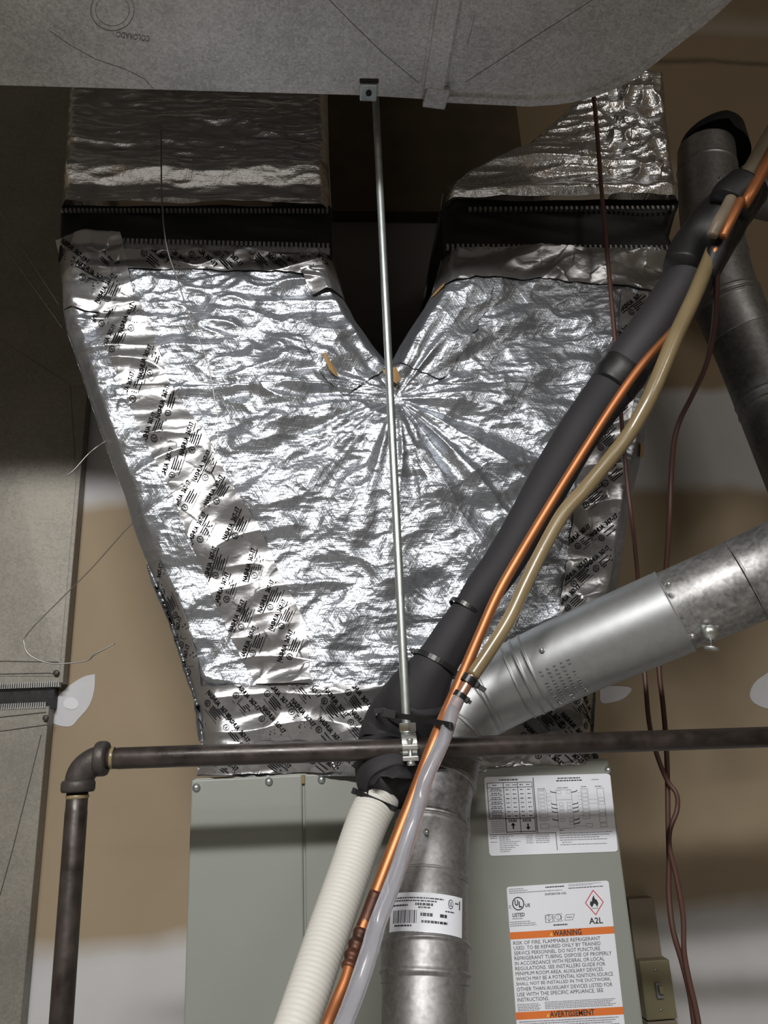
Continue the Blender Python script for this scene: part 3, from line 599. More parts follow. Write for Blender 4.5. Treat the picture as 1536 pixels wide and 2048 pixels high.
# warning label (240 x 330 units)
it = []; G = 3
it += [(4, 0, rect2(0, 104, 240, 120)), (4, 0, rect2(0, 279, 240, 295))]
it += [(1, 1, text_fit('WARNING', 98, 105.5, 66, 13, .02)), (1, 1, text_fit('AVERTISSEMENT', 75, 280.5, 100, 13, .02))]
it += [(5, 1, poly2([(90, 117), (94, 109), (98, 117)])), (5, 1, poly2([(67, 292), (71, 284), (75, 292)]))]
W_ = ['RISK OF FIRE. FLAMMABLE REFRIGERANT', 'USED. TO BE REPAIRED ONLY BY TRAINED', 'SERVICE PERSONNEL. DO NOT PUNCTURE', 'REFRIGERANT TUBING. DISPOSE OF PROPERLY', 'IN ACCORDANCE WITH FEDERAL OR LOCAL', 'REGULATIONS. SEE INSTALLERS GUIDE FOR', 'MINIMUM ROOM AREA. AUXILIARY DEVICES', 'WHICH MAY BE A POTENTIAL IGNITION SOURCE', 'SHALL NOT BE INSTALLED IN THE DUCTWORK,', 'OTHER THAN AUXILIARY DEVICES LISTED FOR', 'USE WITH THE SPECIFIC APPLIANCE. SEE', 'INSTRUCTIONS.']
WD = [200, 199, 197, 222, 204, 205, 198, 220, 214, 216, 194, 70]
for k, (s_, wd) in enumerate(zip(W_, WD)): it.append((1, 0, text_fit(s_, 6, 124.5+k*11.3, wd, 8.2, 0)))
for k in range(5): it.append((3, 0, squig(5, 262+k*3.4, 52+(k % 2)*4, 50+k, 1.5)))
for k in range(5): it.append((3, 0, squig(66, 260+k*3.4, 225-(k % 3)*6, 60+k, 1.6)))
for k in range(7): it.append((3, 0, squig(6, 299+k*4.6, 228-(k % 3)*8, 70+k, 2)))
for k, (a_, b_) in enumerate(((5, 38), (5, 48), (5, 128))): it.append((3, 0, squig(a_, 5+k*4.4, b_, 80+k, 1.8)))
it += [(1, 0, squig(90, 5, 134, 90, 2.6)), (3, 0, squig(144, 3, 222, 91, 1.2)), (3, 0, squig(144, 6, 200, 92, 1.2)), (1, 0, squig(144, 11, 226, 93, 1.8)), (1, 0, text_fit('EVAPORATOR COIL', 88, 20, 50, 5, .02))]
it += [(1, 0, ring2(24, 40, 14, 15.5, 2.4, 32)), (1, 0, text_fit('U', 16, 31, 8, 14, .04)), (1, 0, text_fit('L', 25, 35, 7, 14, .04)), (1, 0, text_fit('C', 2, 43, 5, 7, .02)), (1, 0, text_fit('US', 40, 41, 11, 8, .03)), (1, 0, text_fit('LISTED', 9, 61, 28, 9, .02))]
for k, (a_, b_) in enumerate(((8, 32), (2, 48), (2, 60), (2, 62))): it.append((3, 0, squig(a_, 73+k*4.4+(k > 0)*3, b_, 95+k, 1.8)))
for x0 in (83, 105):                           # open manuals
    it += [(1, 0, ring2(x0+9, 76, 9, 8, 1.0, 4)), (3, 0, line2(x0+9, 70, x0+9, 84, .8))]
it += [(3, 0, line2(84, 70, 84, 87, 1.6)), (3, 0, line2(101, 69, 101, 86, 1.6)), (3, 0, line2(84, 70, 101, 69, 1.2)), (3, 0, line2(84, 87, 101, 86, 1.2)), (3, 0, line2(92, 70, 92, 87, 1)), (3, 0, line2(104, 70, 124, 69, 1)), (3, 0, line2(104, 86, 124, 85, 1)), (3, 0, line2(104, 70, 104, 86, 1)), (1, 0, line2(120, 72, 120, 83, 1.6)), (3, 0, line2(128, 84, 146, 84, 1.2)), (3, 0, line2(132, 72, 152, 72, 1.2)), (3, 0, line2(128, 84, 132, 72, 1.2)), (3, 0, line2(146, 84, 152, 72, 1.2)), (3, 0, line2(133, 78, 146, 78, 2))]
it.append((1, 0, squig(101, 92, 134, 99, 3)))
dm = [(201, 20), (222, 48), (201, 76), (180, 48)]
for k in range(4): it.append((6, 0, line2(*dm[k], *dm[(k+1) % 4], 2.0)))
it.append((1, 0, poly2([(194, 59), (190, 52), (192, 44), (195, 46), (197, 38), (201, 31), (203, 40), (207, 42), (210, 50), (207, 59), (203, 52), (200, 50), (197, 55)])))
it.append((1, 0, line2(193, 61.5, 209, 61.5, 1))); it.append((1, 0, text_fit('A2L', 184, 82, 32, 14, .02)))
sticker('warning_label', [(1013, 1774), (1217, 1761), (1251, 2062), (1035, 2073)], cb, it, [M['paper'], M['print'], M['print'], M['print_grey'], M['orange'], mat('sticker_yellow', (.8, .45, .08), .5), M['red']], size=(240, 330))['label'] = 'white warning label with two orange bands'
# wiring sheet (260 x 160)
it = []
def L2(x0, y0, x1, y1, t=.8, mi=1): it.append((mi, 0, line2(x0, y0, x1, y1, t)))
def Rr(x0, y0, x1, y1, t=.7, mi=3): L2(x0, y0, x1, y0, t, mi); L2(x1, y0, x1, y1, t, mi); L2(x1, y1, x0, y1, t, mi); L2(x0, y1, x0, y0, t, mi)
Rr(5, 13, 97, 87, 1.2, 1); L2(5, 23, 97, 23, 1.2); L2(38, 13, 38, 116, 1.2); L2(67, 13, 67, 116, 1.2); Rr(38, 87, 97, 114, 1.4, 1); L2(52, 23, 52, 87, .5, 3); L2(82, 23, 82, 87, .5, 3)
it.append((1, 0, squig(30, 6, 68, 1, 2.6)))
for k in range(7):
    L2(5, 32+k*9, 38, 32+k*9, .4, 3); it.append((1, 0, squig(12, 25+k*9, 32, 10+k, 1.6))); it.append((1, 0, squig(10, 28.5+k*9, 34, 30+k, 1.6)))
    for c_ in (42, 56, 71, 86): it.append((1, 0, squig(c_, 27+k*9, c_+7, 40+k, 1.8)))
for c_ in (16, 43, 57, 71, 85): it.append((1, 0, squig(c_, 17, c_+8, c_, 2)))
for x_, up_ in ((52, 1), (82, -1)):
    cy = 103; it.append((1, 0, rect2(x_-1.6, cy-5, x_+1.6, cy+5))); it.append((1, 0, poly2([(x_-5, cy-up_*2), (x_, cy-up_*8), (x_+5, cy-up_*2)])))
it.append((1, 0, squig(43, 89, 60, 3, 2))); it.append((1, 0, squig(43, 92, 60, 3, 2))); it.append((1, 0, squig(72, 89, 89, 4, 2))); it.append((1, 0, squig(72, 92, 89, 4, 2)))
for k in range(7): it.append((3, 0, squig(8, 91+k*3.6, 36, 45+k, 1.3)))
L2(100, 4, 100, 117, 1.6); L2(3, 118, 137, 118, 1.2); L2(137, 118, 137, 153, 1.2)
it.append((1, 0, squig(150, 6, 197, 5, 2.2))); it.append((1, 0, squig(147, 11, 200, 6, 2.4))); it.append((3, 0, squig(220, 11, 235, 7, 1.5)))
it += [(3, 0, squig(107, 27, 122, 8, 2)), (3, 0, squig(148, 26, 170, 9, 2)), (3, 0, squig(197, 25, 208, 10, 2)), (3, 0, squig(226, 25, 240, 11, 2))]
Rr(107, 31, 124, 92); Rr(107, 100, 124, 109)
for k in range(8): Rr(110, 33+k*8, 120, 39+k*8, .4)
Rr(144, 31, 176, 110); L2(144, 52, 176, 52, .6, 3)
for (x_, y_) in ((146, 33), (166, 33), (149, 58), (149, 66), (149, 74), (165, 58), (165, 66), (165, 74), (149, 90), (167, 90), (167, 97)): Rr(x_, y_, x_+8, y_+6, .5, 3)
for y_ in (35, 60, 68, 76, 92): L2(134, y_, 145, y_+2, 1.8); L2(134, y_, 133, y_-3, 1.4)
for y_ in (35, 60, 68, 76, 92, 100): L2(176, y_+2, 187, y_, 1.8); L2(187, y_, 188, y_-3, 1.4)
for y_ in (38, 45, 53, 62, 70, 78, 85): L2(124, y_, 134, y_, .4, 3); L2(188, y_, 198, y_, .4, 3)
L2(124, 106, 144, 106, .5, 3); L2(176, 106, 200, 106, .5, 3)
Rr(196, 30, 210, 92)
for k in range(7): Rr(198, 33+k*8, 208, 39+k*8, .4)
Rr(200, 102, 213, 109); Rr(229, 30, 243, 100); Rr(229, 102, 243, 110)
for k in (50, 58, 74, 82): Rr(231, k, 242, k+6, .5); L2(210, k+3, 229, k+3, .5, 3)
it.append((1, 0, squig(145, 113, 153, 12, 1.6)))
for k in range(6): it.append((3, 0, squig(144 if k != 4 else 148, 119+k*4.6, (252, 246, 225, 240, 168, 240)[k], 20+k, 1.5)))
for k in range(9): it.append((3, 0, squig(4, 121+k*3.8, 18, 25+k, 1.4))) if k in (0, 1, 3) else None; it.append((3, 0, squig(22, 121+k*3.8, 22+(28, 20, 22, 42, 34, 38, 30, 22, 20)[k], 35+k, 1.4)))
for k in range(5): it.append((3, 0, squig(76, 121+k*3.8, 90, 55+k, 1.3))); it.append((3, 0, squig(95, 121+k*3.8, 123, 65+k, 1.3)))
sticker('wiring_diagram_sheet', [(968, 1554), (1220, 1547), (1236, 1703), (979, 1712)], cb, it, [M['paper'], M['print'], M['print'], M['print_grey']], size=(260, 160))['label'] = 'white sheet with a table and wiring diagram'

# ------------------------------------------------------------------ gas pipe
GY = .98
gp = thing('gas_pipe', P(180, 1540, GY), 'black iron gas pipe with elbow crossing in front of the cabinet', 'pipe')
z_h = P(818, 1492, GY)[2]; a = P(222, 1517, GY); b = P(1536, 1474, GY); a[2] += 0; dirn = (b-a)/np.linalg.norm(b-a)
r_p = rad(800, 1495, GY, 41)
aa = a-dirn*.012; bb = b+dirn*.5
v, f = lathe(aa, dirn, [(0, r_p*.97), (.02, r_p*.97), (.021, r_p), (np.linalg.norm(bb-aa), r_p)], 36, True, ref=(0, 0, 1)); mk('horizontal_pipe', v, f, M['iron'], gp)
c = P(155, 1585, GY); dn = P(122, 2048, GY)-c; dn /= np.linalg.norm(dn)
v, f = lathe(c-dn*.01, dn, [(0, r_p*.97), (.03, r_p*.97), (.031, r_p*1.0), (1.45-.01, r_p)], 36, True); mk('vertical_pipe', v, f, M['iron'], gp)
el = pxpath([(205, 1519, GY, 54), (190, 1523, GY, 56), (172, 1535, GY, 56), (161, 1552, GY, 56), (157, 1575, GY, 54)], 8)
mb = MB(); v, f = sweep(el[0], el[1], 32); mb.add(v, f)
p = P(213, 1517, GY); R1 = rad(213, 1517, GY, 68)
v, f = lathe(p-dirn*.012, dirn, [(-.001, R1*.6), (0, R1*.93), (.003, R1), (.010, R1), (.013, R1*.93), (.0135, R1*.6)], 36, ref=(0, 0, 1)); mb.add(v, f)
p = P(156, 1577, GY); v, f = lathe(p-dn*.009, dn, [(-.001, R1*.6), (0, R1*.88), (.003, R1*.95), (.010, R1*.95), (.013, R1*.88), (.0135, R1*.6)], 36); mb.add(v, f)
mb.obj('elbow', M['cast'], gp, label='cast iron elbow')
for (q, ax, off) in ((P(222, 1516, GY), dirn, 0), (P(155, 1590, GY), dn, 0)):
    v, f = lathe(q, ax, [(0, r_p*1.0), (.001, r_p*1.05), (.003, r_p*1.03), (.004, r_p*.99)], 30, ref=(.3, .2, 1)); mk('thread_sealant', v, f, M['vinyl'], gp)

# ------------------------------------------------------------------ hanger rod and split ring
hr = thing('hanger_rod', P(818, 1450, GY), 'zinc threaded hanger rod dropping to the gas pipe clamp', 'rod')
top = P(770, 200, GY); bot = P(813, 1448, GY); top = np.array([bot[0]+.006, GY, 3.0])
rr_ = rad(790, 800, GY, 16.5)
Ln = bot[2]-top[2]; ax = bot-top; Lr = np.linalg.norm(ax); s = np.arange(0, Lr, .0009); prof = [(q, rr_*(1 if i % 2 else .93)) for i, q in enumerate(s)]
v, f = lathe(top, ax, prof, 14, True); mk('threaded_rod', v, f, M['zinc'], hr)
cN = P(815, 1458, GY); v, f = lathe(cN+(0, 0, .007), (0, 0, -1), [(0, .003), (0, .0105), (.001, .0115), (.010, .0115), (.011, .0105), (.011, .003)], 6); mk('hex_nut', v, f, M['zinc_bright'], hr, smooth=False)
v, f = lathe(cN+(0, 0, -.004), (0, 0, -1), [(0, .009), (.012, .009), (.013, .012), (.016, .012)], 24, True); mk('rod_socket', v, f, M['zinc_bright'], hr)
cp = P(817, 1492, GY)
ringc = [cp+np.array([0, math.cos(t)*(r_p+.0022), math.sin(t)*(r_p+.0022)]) for t in np.linspace(0, 2*np.pi, 37)]
V = []
for q, t in zip(ringc, np.linspace(0, 2*np.pi, 37)):
    nrm_ = np.array([0, math.cos(t), math.sin(t)])
    for dx, dr in ((-.009, -.0018), (.009, -.0018), (.009, .0018), (-.009, .0018)): V.append(q+np.array([dx, 0, 0])+nrm_*dr)
mk('split_ring', V, [(i*4+k, i*4+(k+1) % 4, i*4+4+(k+1) % 4, i*4+4+k) for i in range(36) for k in range(4)], M['zinc_bright'], hr, smooth=False)
for dz, hh in ((.002, .006), (-.011, .006)):
    v, f = box((cp[0]-.010, GY-r_p-.010, cp[2]+dz-hh/2-.004), (cp[0]+.010, GY-r_p-.001, cp[2]+dz+hh/2-.004)); bevel(mk('ring_ear', v, f, M['zinc_bright'], hr, smooth=False), .0015)
v, f = lathe((cp[0], GY-r_p-.0065, cp[2]+.008), (0, 0, -1), [(0, .0015), (0, .004), (.002, .0045), (.004, .0025), (.026, .0025), (.027, .005), (.031, .005), (.031, .001)], 12); mk('ring_screw', v, f, M['zinc_bright'], hr)

# ------------------------------------------------------------------ line set: foam tube, copper, drain tubes
def tube(name, pts, m, label=None, cat=None, parent=None, segs=24, n=10, wob=None, group=None, caps=True):
    C, r = pxpath(pts, n); v, f = sweep(C, r, segs, caps, wob); return mk(name, v, f, m, parent, label=label, cat=cat, group=group)
foam = thing('insulated_suction_line', P(790, 1560, 1.02), 'thick black foam-insulated refrigerant line running diagonally over the plenum', 'pipe insulation')
FP = [(1432, 470, .93, 92), (1400, 520, .935, 98), (1352, 600, .95, 100), (1300, 672, .96, 98), (1258, 725, .97, 94), (1213, 790, .985, 90), (1160, 862, .99, 87), (1110, 945, 1.0, 84), (1062, 1030, 1.0, 82), (1010, 1120, 1.0, 80), (965, 1182, 1.0, 74), (938, 1218, 1.0, 66), (915, 1258, 1.0, 76), (882, 1312, 1.0, 84), (860, 1345, 1.0, 96), (835, 1390, 1.015, 128), (820, 1430, 1.03, 128)]
v, f = sweep(*pxpath(FP[:5]+[(1240, 752, .976, 91)], 10), 28); mk('foam_sleeve', v, f, M['foam_up'], foam, label='upper grey-black foam sleeve')
v, f = sweep(*pxpath([(1252, 735, .973, 96), (1238, 755, .976, 99), (1222, 776, .98, 94)], 8), 28, wob=lambda t, a: 1+.02*math.sin(3*a+9*t)); mk('joint_tape', v, f, M['btape'], foam, label='black tape wrap with frayed end')
C_, r_ = pxpath([(1230, 765, .98, 91)]+FP[5:], 10); v, f = sweep(C_, r_, 32, wob=lambda t, a: 1+.015*math.sin(2*a+30*t)+(-.05*math.exp(-((math.cos(a-1.0)-1)/.02)**2) if t > .6 else 0)); mk('foam_sleeve', v, f, M['foam'], foam)
# swollen elbow and ragged end
C_, r_ = pxpath([(842, 1378, 1.0, 118), (828, 1415, 1.03, 148), (810, 1452, 1.055, 158), (796, 1488, 1.06, 160), (784, 1525, 1.05, 152), (778, 1554, 1.0, 136), (784, 1576, .985, 104)], 8)
v, f = sweep(C_, r_, 44, True, wob=lambda t, a: 1+.03*math.sin(2*a+5*t)+(.05*math.sin(5*a)*max(0, t-.8)*5))
# ragged hem
nseg = 44; n_r = len(C_)
for k in range(nseg):
    a = 2*math.pi*k/nseg; ext = .012*(.5+.5*math.sin(3*a+1))+.006*math.sin(7*a)
    v[(n_r-1)*nseg+k] += (C_[-1]-C_[-2])/np.linalg.norm(C_[-1]-C_[-2])*ext
mk('foam_elbow', v, f, M['foam'], foam, label='bulging foam elbow with torn hem')
# bundle wrapped in black tape at the upper right
wrap = thing('tape_wrapped_bundle', P(1430, 470, .93), 'black tape wraps binding the refrigerant lines at the upper right', 'tape')
v, f = sweep(*pxpath([(1368, 545, .925, 90), (1392, 500, .925, 96), (1425, 462, .915, 108), (1452, 425, .905, 106), (1478, 395, .9, 98), (1500, 372, .895, 84)], 8), 30, wob=lambda t, a: 1+.05*math.sin(2*a+7*t)+.025*math.sin(5*a+16*t)); mk('tape_wrap', v, f, M['btape'], wrap)
v, f = sweep(*pxpath([(1418, 548, .875, 30), (1432, 508, .87, 42), (1447, 470, .865, 44), (1456, 452, .865, 40)], 8), 24, wob=lambda t, a: 1+.04*math.sin(3*a)); mk('tape_wrap', v, f, M['btape'], wrap)
v, f = sweep(*pxpath([(1457, 412, .868, 84), (1470, 393, .864, 88), (1488, 372, .86, 82)], 8), 28, wob=lambda t, a: 1+.04*math.sin(2*a+5*t)); mk('tape_wrap', v, f, M['btape'], wrap)
suc = tube('upper_suction_line', [(1486, 385, .87, 50), (1512, 340, .86, 50), (1545, 285, .85, 52), (1590, 210, .84, 54), (1720, -10, .82, 58)], M['tanfoam'], 'dusty brown tube leaving the top of the tape wraps', 'pipe')
# copper liquid line
lq = thing('copper_liquid_line', P(650, 2048, .80), 'thin bright copper liquid line beside the black foam line', 'pipe')
CP = [(1440, 480, .862, 22), (1425, 515, .868, 22), (1400, 560, .90, 20), (1360, 640, .905, 17), (1340, 668, .905, 17), (1290, 722, .905, 17), (1240, 790, .91, 18), (1170, 898, .92, 18), (1100, 1010, .925, 19), (1040, 1110, .925, 20), (995, 1190, .925, 21), (955, 1280, .925, 22), (915, 1375, .925, 24), (893, 1425, .92, 25), (870, 1482, .905, 27), (828, 1592, .895, 28), (785, 1702, .88, 28), (750, 1792, .865, 28), (722, 1865, .85, 27)]
v, f = sweep(*pxpath(CP, 10), 20); mk('copper_tube', v, f, M['copper'], lq)
v, f = sweep(*pxpath([(752, 1786, .866, 28.6), (735, 1832, .857, 28.6), (724, 1858, .852, 28.6)], 8), 20); mk('darkened_section', v, f, M['copper_dark'], lq, label='heat-darkened copper')
C_, r_ = pxpath([(724, 1860, .851, 30), (714, 1888, .845, 33), (704, 1915, .838, 33), (697, 1938, .832, 30)], 12); rr2 = r_*(1+.10*np.sin(np.linspace(0, 22, len(r_)))); v, f = sweep(C_, rr2, 20); mk('brazed_coupling', v, f, M['copper_dark'], lq, label='dark brazed coupling')
v, f = sweep(*pxpath([(700, 1930, .833, 24), (690, 1962, .825, 24), (672, 2005, .815, 25), (650, 2060, .80, 26), (630, 2120, .79, 27)], 8), 20); mk('copper_tube', v, f, M['copper'], lq)
tube('copper_stub', [(1488, 410, .84, 22), (1504, 382, .835, 24), (1540, 315, .835, 26), (1580, 245, .825, 27), (1715, 20, .80, 29)], M['copper'], 'dull copper tube above the tape wraps at the right edge', 'pipe')
tube('copper_stub', [(1446, 474, .842, 18), (1457, 450, .838, 20), (1470, 424, .836, 20), (1482, 400, .836, 18)], M['copper'], 'short bare copper length between two black tape wraps', 'pipe')
tube('tan_tube', [(1424, 472, .845, 22), (1436, 448, .840, 26), (1452, 420, .842, 26), (1462, 398, .842, 24)], M['tanfoam'], 'short tan tube length between two black tape wraps', 'pipe')
# drain tubing
dr = thing('drain_tubing', P(660, 2048, .78), 'yellowed vinyl drain tube joined to a clear one beside the copper line', 'tubing')
VP_ = [(1424, 500, .872, 26), (1412, 535, .872, 30), (1385, 600, .87, 31), (1350, 675, .872, 32), (1325, 735, .875, 31), (1297, 800, .88, 31), (1262, 862, .89, 30), (1218, 920, .895, 30), (1170, 978, .90, 30), (1128, 1025, .90, 29), (1090, 1090, .90, 28), (1055, 1160, .90, 28), (1020, 1235, .90, 28), (980, 1300, .90, 28), (945, 1352, .90, 27)]
v, f = sweep(*pxpath(VP_, 10), 22); mk('yellowed_tube', v, f, M['vinyl'], dr, label='yellowed translucent vinyl tube')
v, f = sweep(*pxpath([(955, 1338, .90, 20), (935, 1368, .90, 21), (915, 1402, .90, 21), (908, 1415, .90, 20)], 6), 20); mk('copper_coupling', v, f, M['copper_pink'] if 'copper_pink' in M else mat('pinkish_copper', (.62, .34, .25), .35, .8), dr, label='short copper coupling')
CL = [(918, 1395, .90, 26), (905, 1425, .895, 27), (889, 1475, .885, 28), (855, 1550, .875, 30), (840, 1600, .87, 31), (825, 1650, .86, 31), (792, 1750, .85, 33), (754, 1850, .84, 36), (740, 1900, .825, 38), (712, 1983, .81, 38), (686, 2050, .79, 38), (655, 2120, .78, 40)]
v, f = sweep(*pxpath(CL, 10), 24); mk('clear_tube', v, f, M['clear'], dr, label='clear vinyl tube')
def tie(name, px, py, Y, d, dirpx, wpx, label, head=None, parent=None, tail=None, cat='cable tie', group='black cable ties on the lines', hs=1.0):
    """band around a tube at a picture point; dirpx = picture direction of the tube"""
    c = P(px, py, Y); c2 = P(px+dirpx[0], py+dirpx[1], Y); ax = (c2-c)/np.linalg.norm(c2-c); r = rad(px, py, Y, d); wd = rad(px, py, Y, wpx)*2
    th_ = .0009
    if parent is None: t = thing(name, c-np.array([0, 0, r*.5]), label, cat, group)
    else: t = mk_empty_child(name, parent, label)
    v, f = lathe(c-ax*wd/2, ax, [(0, r), (0, r+th_), (wd, r+th_), (wd, r), (0, r)], 40); mk('strap', v, f, M['tie'], t, smooth=False)
    u = np.array([0, -1, 0])-ax*(-ax[1]); u /= np.linalg.norm(u); w_ = np.cross(ax, u)
    if head is not None:
        a = math.radians(head); n_ = math.cos(a)*u+math.sin(a)*w_; tn = -math.sin(a)*u+math.cos(a)*w_
        v, f = obox(c+n_*(r+.002*hs), n_*.0026*hs, tn*.0035*hs, ax*.0034*hs); bevel(mk('tie_head', v, f, M['tie'], t, smooth=False), .0008)
        if tail: v, f = obox(c+n_*(r+.002+tail/2), n_*tail/2, tn*.0006, ax*wd*.35); mk('tie_tail', v, f, M['tie'], t, smooth=False)
    return t
def mk_empty_child(name, parent, label): raise SystemExit
tie('cable_tie', 931, 1219, 1.0, 70, (-27, 40), 9, 'upper black cable tie around the black foam line', 150, hs=.8)
tie('cable_tie', 872, 1328, 1.0, 98, (-22, 40), 10, 'second black cable tie around the black foam line, head at its left edge', 95, tail=.006)
tie('hose_clamp', 938, 1360, .90, 29, (-20, 32), 15, 'upper black pinch clamp on the copper drain coupling', -85, cat='clamp', group='black pinch clamps on the drain tubing', tail=.012)
tie('hose_clamp', 920, 1391, .90, 25, (-20, 32), 11, 'lower black pinch clamp on the copper drain coupling', -85, cat='clamp', group='black pinch clamps on the drain tubing', tail=.006)
# long tie reaching round foam, rod, copper and clear tube
lt = thing('cable_tie', P(830, 1440, .95), 'long black cable tie lashing foam, copper and clear tube to the hanger rod', 'cable tie', 'black cable ties on the lines')
loop = [P(764, 1422, .97), P(775, 1428, .955), P(800, 1432, .95), P(840, 1438, .93), P(880, 1446, .892), P(900, 1450, .876), P(906, 1455, .89), P(903, 1458, .93), P(885, 1462, 1.05), P(860, 1452, 1.10), P(800, 1442, 1.11), P(760, 1434, 1.08), P(752, 1428, 1.02), P(757, 1424, .985)]
C_ = cat_rom(np.array(loop), 8); n = len(C_); T = np.gradient(C_, axis=0); V = []
for i in range(n):
    t_ = T[i]/np.linalg.norm(T[i]); upv = np.array([0, 0, 1.])-t_*t_[2]; upv /= np.linalg.norm(upv); s_ = np.cross(t_, upv)
    for a_, b_ in ((-.0032, -.0009), (.0032, -.0009), (.0032, .0009), (-.0032, .0009)): V.append(C_[i]+upv*a_+s_*b_)
mk('strap', V, [(i*4+k, i*4+(k+1) % 4, i*4+4+(k+1) % 4, i*4+4+k) for i in range(n-1) for k in range(4)], M['tie'], lt, smooth=False)
v, f = obox(P(778, 1428, .945), [.008, 0, -.002], [0, .004, 0], [.001, 0, .005]); bevel(mk('tie_head', v, f, M['tie'], lt, smooth=False), .001)
v, f = obox(P(760, 1421, .95), [.007, 0, .0005], [0, .001, 0], [0, 0, .003]); mk('tie_tail', v, f, M['tie'], lt, smooth=False)
# white ribbed sleeve
ws = thing('ribbed_insulation_sleeve', P(600, 2060, .70), 'white ribbed foam sleeve descending in front of the cabinet', 'pipe insulation')
WP = [(776, 1562, 1.02, 74), (760, 1592, 1.01, 82), (734, 1645, .985, 83), (698, 1748, .95, 84), (662, 1850, .915, 86), (628, 1950, .88, 88), (594, 2048, .85, 89), (566, 2128, .83, 91)]
C_, r_ = pxpath(WP, 40); L_ = np.r_[0, np.cumsum(np.linalg.norm(np.diff(C_, axis=0), axis=1))]
q = np.arange(0, L_[-1], .0011); C2 = np.stack([np.interp(q, L_, C_[:, i]) for i in range(3)], 1); r2 = np.interp(q, L_, r_)*(1+.012*np.sin(2*np.pi*q/.0052))
v, f = sweep(C2, r2, 48); mk('ribbed_sleeve', v, f, M['white_hose'], ws)
M['slit'] = mat('slit_shadow', (.5, .49, .46), .7)
tie('cable_tie', 752, 1601, 1.002, 88, (-24, 62), 10, 'black cable tie around the white ribbed sleeve', 88, hs=1.1)

# ------------------------------------------------------------------ vent pipe (vertical run, elbow, diagonal run)
vp = thing('vent_pipe', P(850, 2048, .95), 'silver vent pipe rising before the cabinet and turning up to the right', 'pipe')
def ring_pipe(name, pts, m, beads=(), segs=56, label=None, lip=.0012, crimp=False):
    C, r = pxpath(pts, 60); Ls = np.r_[0, np.cumsum(np.linalg.norm(np.diff(C, axis=0), axis=1))]; q = np.arange(0, Ls[-1], .0012)
    C2 = np.stack([np.interp(q, Ls, C[:, i]) for i in range(3)], 1); r2 = np.interp(q, Ls, r); t = q/Ls[-1]
    for (bt, bw, bh) in beads: r2 = r2+bh*np.exp(-((q-bt*Ls[-1])/bw)**2)
    r2[:2] += lip; r2[-2:] += lip*.6
    v, f = sweep(C2, r2, segs, True); return mk(name, v, f, m, vp, label=label)
ring_pipe('lower_section', [(848, 2130, .925, 176), (849, 2040, .935, 173), (850, 1960, .95, 172), (850, 1918, .958, 171)], M['galv_pipe'], ((.93, .0016, .002),))
ring_pipe('draft_collar', [(850, 1970, .950, 174), (850, 1945, .953, 177), (851, 1915, .958, 178), (851, 1890, .963, 176)], M['galv_pipe'], ((.25, .0016, .0022), (.9, .0016, .0022)))
mid_ = ring_pipe('label_section', [(851, 1892, .963, 168), (855, 1820, .975, 160), (858, 1760, .99, 154)], M['galv_pipe'], ((.06, .0014, .001), (.97, .0016, .001)))
ring_pipe('gore_section', [(858, 1765, .99, 156), (860, 1710, 1.0, 154), (865, 1655, 1.015, 148)], M['galv_pipe'], ((.08, .0014, .001), (.93, .0014, .001)))
ring_pipe('gore_section', [(866, 1660, 1.015, 146), (872, 1610, 1.03, 138), (880, 1560, 1.045, 136)], M['galv_spangle'], ((.08, .0012, .0008),))
ring_pipe('gore_section', [(880, 1566, 1.045, 142), (888, 1530, 1.055, 138), (898, 1495, 1.06, 136)], M['galv_pipe'], ((.1, .0014, .001),))
ring_pipe('gore_section', [(896, 1505, 1.06, 136), (906, 1470, 1.06, 138), (922, 1440, 1.06, 142)], M['galv_pipe'])
ring_pipe('gore_section', [(920, 1445, 1.06, 142), (945, 1415, 1.058, 144), (970, 1396, 1.055, 146)], M['galv_bright'], ((.9, .0014, .001),))
ring_pipe('crimped_collar', [(965, 1398, 1.055, 148), (1000, 1380, 1.05, 150), (1040, 1358, 1.042, 154)], M['galv_bright'], ((.1, .0014, .001),))
ring_pipe('diagonal_section', [(1035, 1361, 1.043, 156), (1085, 1338, 1.03, 160), (1150, 1308, 1.01, 163), (1250, 1265, .98, 168), (1352, 1221, .95, 172)], M['galv_bright'], ((.06, .0016, .0016), (.12, .0016, .0016)))
ring_pipe('spangled_section', [(1340, 1226, .955, 164), (1420, 1192, .93, 167), (1490, 1162, .91, 170), (1500, 1157, .905, 170)], M['galv_spangle'])
ring_pipe('spangled_section', [(1492, 1161, .91, 174), (1540, 1140, .895, 177), (1640, 1095, .86, 183), (1850, 1000, .80, 196), (2050, 905, .75, 205)], M['galv_spangle'])
# clamp tab with machine screw
c = P(1418, 1248, .905); ct = mk('clamp_ear', *obox(c+(-.002, 0, .004), [.011, -.001, .002], [0, .004, 0], [-.003, 0, .012]), M['zinc'], vp, smooth=False); bevel(ct, .003, 3)
c = P(1423, 1264, .895); v, f = lathe(c, (.15, -.9, -.1), [(-.004, .0088), (0, .0092), (.0015, .0088), (.004, .0045), (.0045, .0005)], 20, ref=(0, 0, 1)); mk('clamp_screw', v, f, M['zinc_bright'], ct)
a = P(1423, 1268, .905); b = P(1422, 1296, .905); v, f = lathe(a, b-a, [(0, .002), (.016, .002), (.0165, .009), (.019, .009), (.0195, .001)], 16); mk('clamp_bolt', v, f, M['zinc_bright'], ct)
# rivets and scuffs on the diagonal run
for (x, y, Y) in ((1338, 1168, .885), (1385, 1272, .875), (853, 1664, .955), (1084, 1300, .975)):
    p = P(x, y, Y); v, f = lathe(p+(0, .006, 0), (0, -1, 0), [(0, .0032), (.007, .0032), (.0085, .0018), (.0088, .0002)], 12, ref=(0, 0, 1)); mk('rivet', v, f, M['zinc_bright'], vp)
